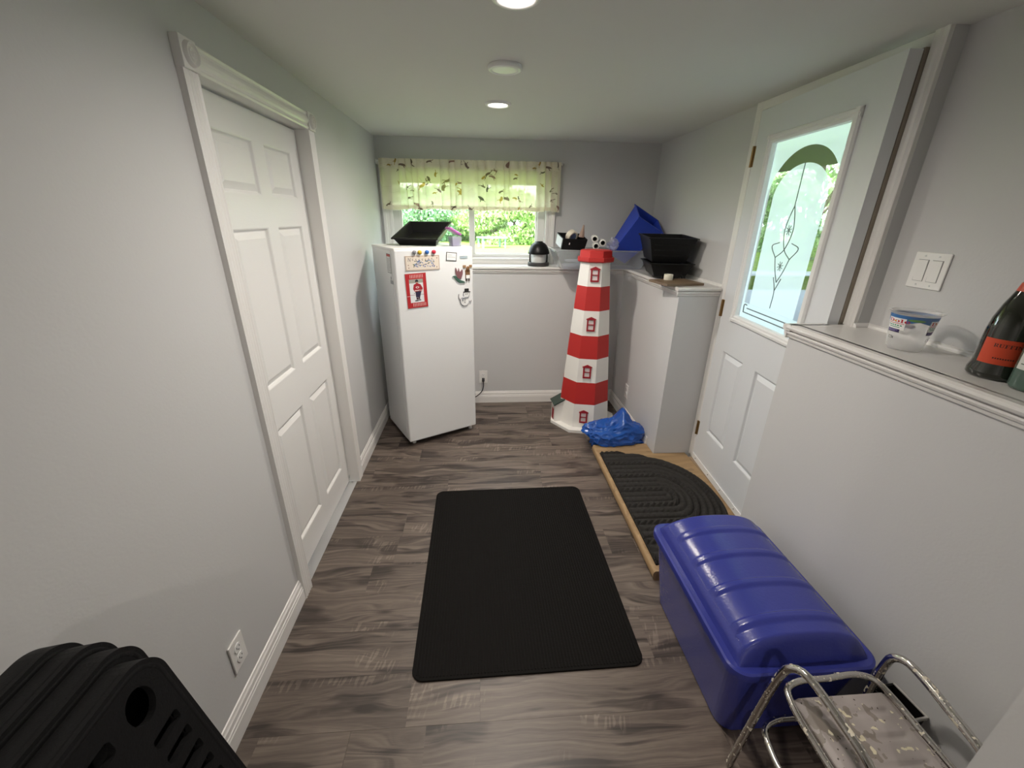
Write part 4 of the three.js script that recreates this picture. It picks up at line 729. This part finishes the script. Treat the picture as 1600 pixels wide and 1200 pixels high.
// ------------------------------------------------------------------ blue storage tote
{
  const o = thing('storage_tote', 'blue plastic storage tote with ribbed domed lid beside the half wall', 'storage tote', [1.735, 0, 2.392]);
  const loft = (rows) => { const n = 64, pos = [], idx = []; rows.forEach(([w, d, r, y]) => { for (let k = 0; k < n; k++) { const side = Math.floor(k / 16), a = (side * 90 + (k % 16) / 15 * 90) * Math.PI / 180, cx = (side === 0 || side === 3 ? 1 : -1) * (w / 2 - r), cz = (side < 2 ? 1 : -1) * (d / 2 - r); pos.push(cx + r * Math.cos(a), y, cz + r * Math.sin(a)); } }); for (let j = 0; j < rows.length - 1; j++) for (let k = 0; k < n; k++) { const a = j * n + k, b = j * n + (k + 1) % n; idx.push(a, a + n, b, b, a + n, b + n); } const g = new THREE.BufferGeometry(); g.setAttribute('position', new THREE.Float32BufferAttribute(pos, 3)); g.setIndex(idx); g.computeVertexNormals(); return toCreasedNormals(g, 0.6); };
  mesh('body', [loft([[0.02, 0.2, 0.005, 0.006], [0.33, 0.52, 0.05, 0.0], [0.345, 0.535, 0.05, 0.008], [0.425, 0.605, 0.05, 0.325], [0.44, 0.62, 0.05, 0.33]])], M.blueTote, o);
  const lid = mesh('lid', [loft([[0.44, 0.62, 0.052, 0.328], [0.458, 0.640, 0.055, 0.330], [0.462, 0.644, 0.056, 0.345], [0.458, 0.640, 0.055, 0.357], [0.446, 0.628, 0.052, 0.361], [0.425, 0.607, 0.048, 0.358], [0.40, 0.58, 0.045, 0.357], [0.05, 0.2, 0.01, 0.357]])], M.blueTote, o);
  const W = 0.405, D = 0.585, nu = 90, nv = 200, pos = [], idx = [];
  for (let j = 0; j <= nv; j++) for (let i = 0; i <= nu; i++) {
    const u = -1 + 2 * i / nu, v = -1 + 2 * j / nv, z = v * D / 2;
    const cross = Math.sqrt(Math.max(0, 1 - Math.pow(Math.abs(u), 2.4))), endN = clamp((1 - v) / 0.12), endF = clamp((1 + v) / 0.14);
    const e = Math.pow(Math.sin(Math.min(endN, 1) * Math.PI / 2), 0.8) * Math.pow(Math.sin(Math.min(endF, 1) * Math.PI / 2), 0.8);
    let y = 0.092 * cross * e;
    for (const zr of [-0.180, -0.058, 0.070, 0.198]) { const q = (z - zr), wgt = clamp((0.90 - Math.abs(u)) / 0.06); if (q > -0.012 && q < 0.030) y += 0.0085 * sm(wgt) * (q < 0 ? sm((q + 0.012) / 0.012) : q < 0.012 ? 1 : sm((0.030 - q) / 0.018)); }
    pos.push(u * W / 2, 0.356 + y, z);
    if (i < nu && j < nv) { const a = j * (nu + 1) + i; idx.push(a, a + nu + 1, a + 1, a + 1, a + nu + 1, a + nu + 2); }
  }
  const g = new THREE.BufferGeometry(); g.setAttribute('position', new THREE.Float32BufferAttribute(pos, 3)); g.setIndex(idx); g.computeVertexNormals();
  mesh('dome', [g], M.blueTote, lid);
}
// ------------------------------------------------------------------ step stool
{
  const o = thing('step_stool', 'paint spattered chrome step stool in front of the blue tote', 'step stool');
  const R = 0.0105;
  mesh('side_tube', [tube([[1.545, 0.004, 2.745], [1.566, 0.25, 2.752], [1.584, 0.44, 2.762], [1.592, 0.482, 2.772], [1.604, 0.500, 2.795], [1.612, 0.500, 2.83], [1.618, 0.492, 2.90], [1.622, 0.476, 2.985], [1.622, 0.44, 3.015], [1.615, 0.30, 3.03], [1.60, 0.004, 3.04]], R, 90, 14)], M.chrome, o);
  mesh('side_tube', [tube([[1.905, 0.004, 2.735], [1.90, 0.25, 2.742], [1.893, 0.44, 2.752], [1.892, 0.482, 2.762], [1.897, 0.500, 2.785], [1.900, 0.500, 2.82], [1.896, 0.492, 2.90], [1.892, 0.476, 2.985], [1.892, 0.44, 3.010], [1.905, 0.30, 3.020], [1.92, 0.004, 3.030]], R, 90, 14)], M.chrome, o);
  mesh('step_loop', [tube([[1.592, 0.392, 3.03], [1.588, 0.398, 2.90], [1.586, 0.408, 2.82], [1.596, 0.414, 2.782], [1.632, 0.418, 2.768], [1.72, 0.418, 2.764], [1.81, 0.418, 2.760], [1.850, 0.414, 2.774], [1.866, 0.406, 2.815], [1.872, 0.398, 2.90], [1.876, 0.392, 3.02]], 0.0085, 90, 12)], M.chrome, o);
  mesh('lower_loop', [tube([[1.58, 0.205, 3.02], [1.582, 0.205, 2.82], [1.598, 0.208, 2.765], [1.64, 0.208, 2.745], [1.74, 0.208, 2.742], [1.84, 0.208, 2.745], [1.872, 0.208, 2.765], [1.884, 0.205, 2.82], [1.886, 0.205, 3.01]], 0.0085, 90, 12)], M.chrome, o);
  const plate = (x0, x1, z0, z1, y, name) => {
    const nx = 40, nz = 50, g = new THREE.BoxGeometry(x1 - x0, 0.012, z1 - z0, nx, 1, nz), p = g.attributes.position;
    for (let i = 0; i < p.count; i++) { const z = p.getZ(i), x = p.getX(i), w = (x1 - x0) / 2; if (p.getY(i) > 0) { for (const zr of [-0.075, -0.02, 0.035, 0.09]) { const q = (z - zr) / 0.008; if (Math.abs(q) < 1 && Math.abs(x) < w * 0.72) p.setY(i, p.getY(i) - 0.0045 * (1 - q * q)); } if (Math.abs(x) > w - 0.012) p.setY(i, p.getY(i) - 0.006); } }
    g.computeVertexNormals(); g.translate((x0 + x1) / 2, y, (z0 + z1) / 2);
    const q = g.toNonIndexed(), uv = q.attributes.uv, pp = q.attributes.position; for (let i = 0; i < pp.count; i++) uv.setXY(i, pp.getX(i) * 3, pp.getZ(i) * 3);
    mesh(name, [q], M.step, o).userData.label = 'paint spattered tread';
  };
  plate(1.603, 1.862, 2.800, 3.035, 0.398, 'top_step');
}
{
  const o = thing('black_caddy', 'black plastic caddy wedged between the tote and the half wall', 'caddy', [1.966, 0, 2.772], 0.1);
  mesh('shell', [openTray(0.055, 0.070, 0.072, 0.090, 0.305, 0.003, 0.002)], M.blackPlastic, o);
  mesh('rim', [bx(-0.038, 0.038, 0.298, 0.309, 0.043, 0.049, 0.002), bx(0.033, 0.039, 0.298, 0.309, -0.046, 0.046, 0.002)], std(new THREE.Color().setRGB(0.40, 0.39, 0.37), 0.5), o);
}
// ------------------------------------------------------------------ black shelf panels leaning on the left wall
{
  const W = 0.45, HH = 0.93, T = 0.046, lean = Math.atan(0.2);
  const s = rrect(W, HH, 0.055, W / 2, HH / 2);
  const slot = (x, y, w, h, r) => { const q = rrect(w, h, r, x, y); return new THREE.Path(q.getPoints(5)); };
  for (const [x, y] of [[0.062, HH - 0.062], [W - 0.062, HH - 0.062], [0.062, 0.062], [W - 0.062, 0.062]]) { const e = new THREE.Path(); e.absellipse(x, y, 0.024, 0.031, 0, Math.PI * 2); s.holes.push(new THREE.Path(e.getPoints(14).slice(0, -1))); }
  for (let k = 0; k < 17; k++) { s.holes.push(slot(0.055, HH - 0.135 - k * 0.042, 0.052, 0.021, 0.005)); s.holes.push(slot(W - 0.055, HH - 0.135 - k * 0.042, 0.052, 0.021, 0.005)); }
  s.holes.push(slot(W / 2, HH - 0.060, 0.22, 0.028, 0.008));
  for (let k = 0; k < 15; k++) { s.holes.push(slot(W / 2 - 0.068, HH - 0.165 - k * 0.042, 0.085, 0.021, 0.005)); s.holes.push(slot(W / 2 + 0.068, HH - 0.165 - k * 0.042, 0.085, 0.021, 0.005)); }
  const front = flat(ext(s, 0.012, 0)).translate(0, 0, -0.0125);
  const rimS = rrect(W, HH, 0.055, W / 2, HH / 2); rimS.holes.push(new THREE.Path(rrect(W - 0.02, HH - 0.02, 0.046, W / 2, HH / 2).getPoints(10)));
  const skirt = toCreasedNormals(ext(rimS, T - 0.014, 0.004, 3, 12), 0.5).translate(0, 0, -T + 0.004);
  const lipS = rrect(W - 0.012, HH - 0.012, 0.05, W / 2, HH / 2); lipS.holes.push(new THREE.Path(rrect(W - 0.03, HH - 0.03, 0.042, W / 2, HH / 2).getPoints(10)));
  const back = flat(ext(rrect(W - 0.03, HH - 0.03, 0.04, W / 2, HH / 2), 0.003)).translate(0, 0, -T + 0.001);
  const lip = toCreasedNormals(ext(lipS, 0.010, 0.002, 2, 12), 0.5).translate(0, 0, -0.012);
  const names = ['front most black plastic shelf panel with vent slots leaning at the left wall', 'second black plastic shelf panel of the stack leaning at the left wall', 'third black plastic shelf panel of the stack leaning at the left wall', 'rearmost black plastic shelf panel touching the left wall'];
  const proto = new THREE.Group(); mesh('slotted_face', [front], M.black, proto); mesh('skirt', [skirt], M.black, proto); mesh('edge_lip', [lip], M.black, proto); mesh('backing', [back], M.black, proto);
  for (let k = 0; k < 4; k++) {
    const o = k ? proto.clone() : proto; o.name = numbered('shelf_panel'); scene.add(o);
    tag(o, names[k], 'shelf panel', 'black plastic shelf panels');
    const off = k * (T + 0.0035);
    // local x -> +z, local y -> up (leaning to the wall), local z -> +x
    const up = new THREE.Vector3(-Math.sin(lean), Math.cos(lean), 0), out = new THREE.Vector3(Math.cos(lean), Math.sin(lean), 0), along = new THREE.Vector3(0, 0, -1);
    const m = new THREE.Matrix4().makeBasis(along, up, out);
    const b = new THREE.Vector3(0.436, 0.001, 2.935 + W - [0, 0.022, 0.032, 0.034][k]).addScaledVector(new THREE.Vector3(1, 0, 0), -off / Math.cos(lean));
    o.matrix.copy(m.setPosition(b)); o.matrix.decompose(o.position, o.quaternion, o.scale);
  }
}
// ------------------------------------------------------------------ cup and bottles on the near ledge
{
  const o = thing('fruit_cup', 'empty clear plastic fruit cup with printed blue band on the ledge', 'cup', [2.137, 1.193, 2.268]);
  const t = canvasTex(1024, 512, (c, w, h) => {
    c.clearRect(0, 0, w, h);
    const gr = 'rgba(45,110,175,0.9)';
    for (let i = 0; i < w; i++) { const b = 0.30 * h * (0.6 + 0.4 * Math.abs(Math.sin(i / w * Math.PI * 3 + 0.5))); c.fillStyle = gr; c.fillRect(i, 0, 1, b); }
    for (let k = 0; k < 3; k++) {
      const x = 60 + k * 341;
      c.fillStyle = 'rgba(240,240,238,0.95)'; c.fillRect(x - 30, 60, 168, 215);
      c.font = 'bold 84px serif'; c.fillStyle = '#b3161f'; c.fillText('Dole', x - 24, 140); c.fillStyle = '#e0a23a'; c.beginPath(); c.arc(x + 50, 118, 13, 0, 6.3); c.fill(); c.fillStyle = '#b3161f'; c.fillRect(x - 22, 156, 150, 9);
      c.fillStyle = '#2f8a63'; for (let j = 0; j < 6; j++) c.fillRect(x - 22 + j * 24, 184, 17, 20); c.fillRect(x - 10, 222, 110, 12);
      c.fillStyle = '#2c2050'; c.fillRect(x - 24, 262, 130, 62); c.fillStyle = '#8d7fae'; c.fillRect(x - 12, 276, 100, 10); c.fillRect(x - 12, 296, 80, 10);
      c.strokeStyle = '#3b3b3b'; c.lineWidth = 6; c.strokeRect(x + 10, 400, 34, 44); c.fillStyle = '#3b3b3b'; c.fillRect(x + 52, 408, 12, 36);
      c.fillStyle = 'rgba(120,165,70,0.8)'; c.beginPath(); c.ellipse(x + 205, 70, 60, 22, 0, 0, 6.3); c.fill();
    }
  });
  mesh('cup_wall', [lathe([[0, 0.004], [0.034, 0.004], [0.040, 0.0], [0.0445, 0.006], [0.046, 0.014], [0.0575, 0.110], [0.0595, 0.116], [0.067, 0.118], [0.067, 0.120], [0.058, 0.119], [0.0565, 0.110]], 56)], phy(new THREE.Color().setRGB(0.95, 0.95, 0.95), 0.35, { transmission: 0.8, thickness: 0, ior: 1.4 }), o);
  const g = new THREE.CylinderGeometry(0.0577, 0.0476, 0.086, 64, 1, true).translate(0, 0.024 + 0.043, 0); g.rotateY(-0.22);
  mesh('print', [g], new THREE.MeshStandardMaterial({ map: t, roughness: 0.4, transparent: true, side: THREE.DoubleSide }), o);
}
function bottle(name, label, pos, prof, glassM, labelDraw, lr, ly0, ly1, arc, turn, parts) {
  const o = thing(name, label, 'bottle', pos, turn, 'glass bottles on the ledge');
  mesh('glass_body', [lathe(prof, 56)], glassM, o);
  const t = canvasTex(512, 384, labelDraw);
  mesh('label', [new THREE.CylinderGeometry(lr, lr, ly1 - ly0, 32, 1, true, -arc / 2, arc).translate(0, (ly0 + ly1) / 2, 0)], std(0xffffff, 0.55, { map: t, side: THREE.DoubleSide }), o);
  if (parts) parts(o);
}
const darkGlass = phy(new THREE.Color().setRGB(0.012, 0.014, 0.008), 0.06, { clearcoat: 0.6 });
bottle('wine_bottle', 'dark sparkling wine bottle with orange label on the ledge', [2.145, 1.193, 2.512],
  [[0, 0.004], [0.034, 0.0], [0.050, 0.0], [0.054, 0.006], [0.054, 0.018], [0.0495, 0.035], [0.049, 0.120], [0.046, 0.150], [0.038, 0.185], [0.026, 0.222], [0.019, 0.250], [0.0165, 0.285], [0.016, 0.305], [0.018, 0.308], [0.018, 0.318], [0, 0.318]], darkGlass,
  (c, w, h) => { c.fillStyle = '#c4421f'; c.fillRect(0, 0, w, h); c.fillStyle = '#3a1710'; c.font = 'bold 74px serif'; c.fillText('RUFFINO', 120, 120); c.font = '60px serif'; c.fillText('\u2767', 235, 215); for (let j = 0; j < 9; j++) c.fillRect(160 + j * 24, 276, 16, 22); },
  0.0500, 0.040, 0.104, 1.9, -0.90, (o) => {
    mesh('capsule', [lathe([[0.0205, 0.258], [0.0178, 0.285], [0.0175, 0.304], [0.0190, 0.307], [0.0190, 0.319], [0, 0.320]], 40)], std(new THREE.Color().setRGB(0.012, 0.011, 0.012), 0.35), o);
    mesh('neck_band', [lathe([[0.0268, 0.2195], [0.0225, 0.2395], [0.021, 0.2395]], 40)], std(new THREE.Color().setRGB(0.50, 0.07, 0.035), 0.4), o).userData.label = 'red neck band';
  });
bottle('green_bottle', 'clear green glass bottle with white label at the right picture edge', [2.128, 1.193, 2.608],
  [[0, 0.004], [0.026, 0.0], [0.038, 0.0], [0.042, 0.008], [0.042, 0.13], [0.036, 0.165], [0.018, 0.215], [0.0145, 0.27], [0.016, 0.275], [0, 0.276]], phy(new THREE.Color().setRGB(0.16, 0.26, 0.21), 0.08, { transmission: 0.55, thickness: 0 }),
  (c, w, h) => { c.fillStyle = '#c9ccc6'; c.fillRect(0, 0, w, h); c.strokeStyle = '#4c5a50'; c.lineWidth = 10; for (let k = 0; k < 6; k++) { c.beginPath(); c.arc(70 + k * 75, 150 + 60 * Math.sin(k * 2), 46, 0.3, 4.6); c.stroke(); } c.fillStyle = '#4c5a50'; c.fillRect(40, 300, 420, 14); },
  0.0425, 0.050, 0.115, 2.4, -0.90);
renderer.render(scene, camera);
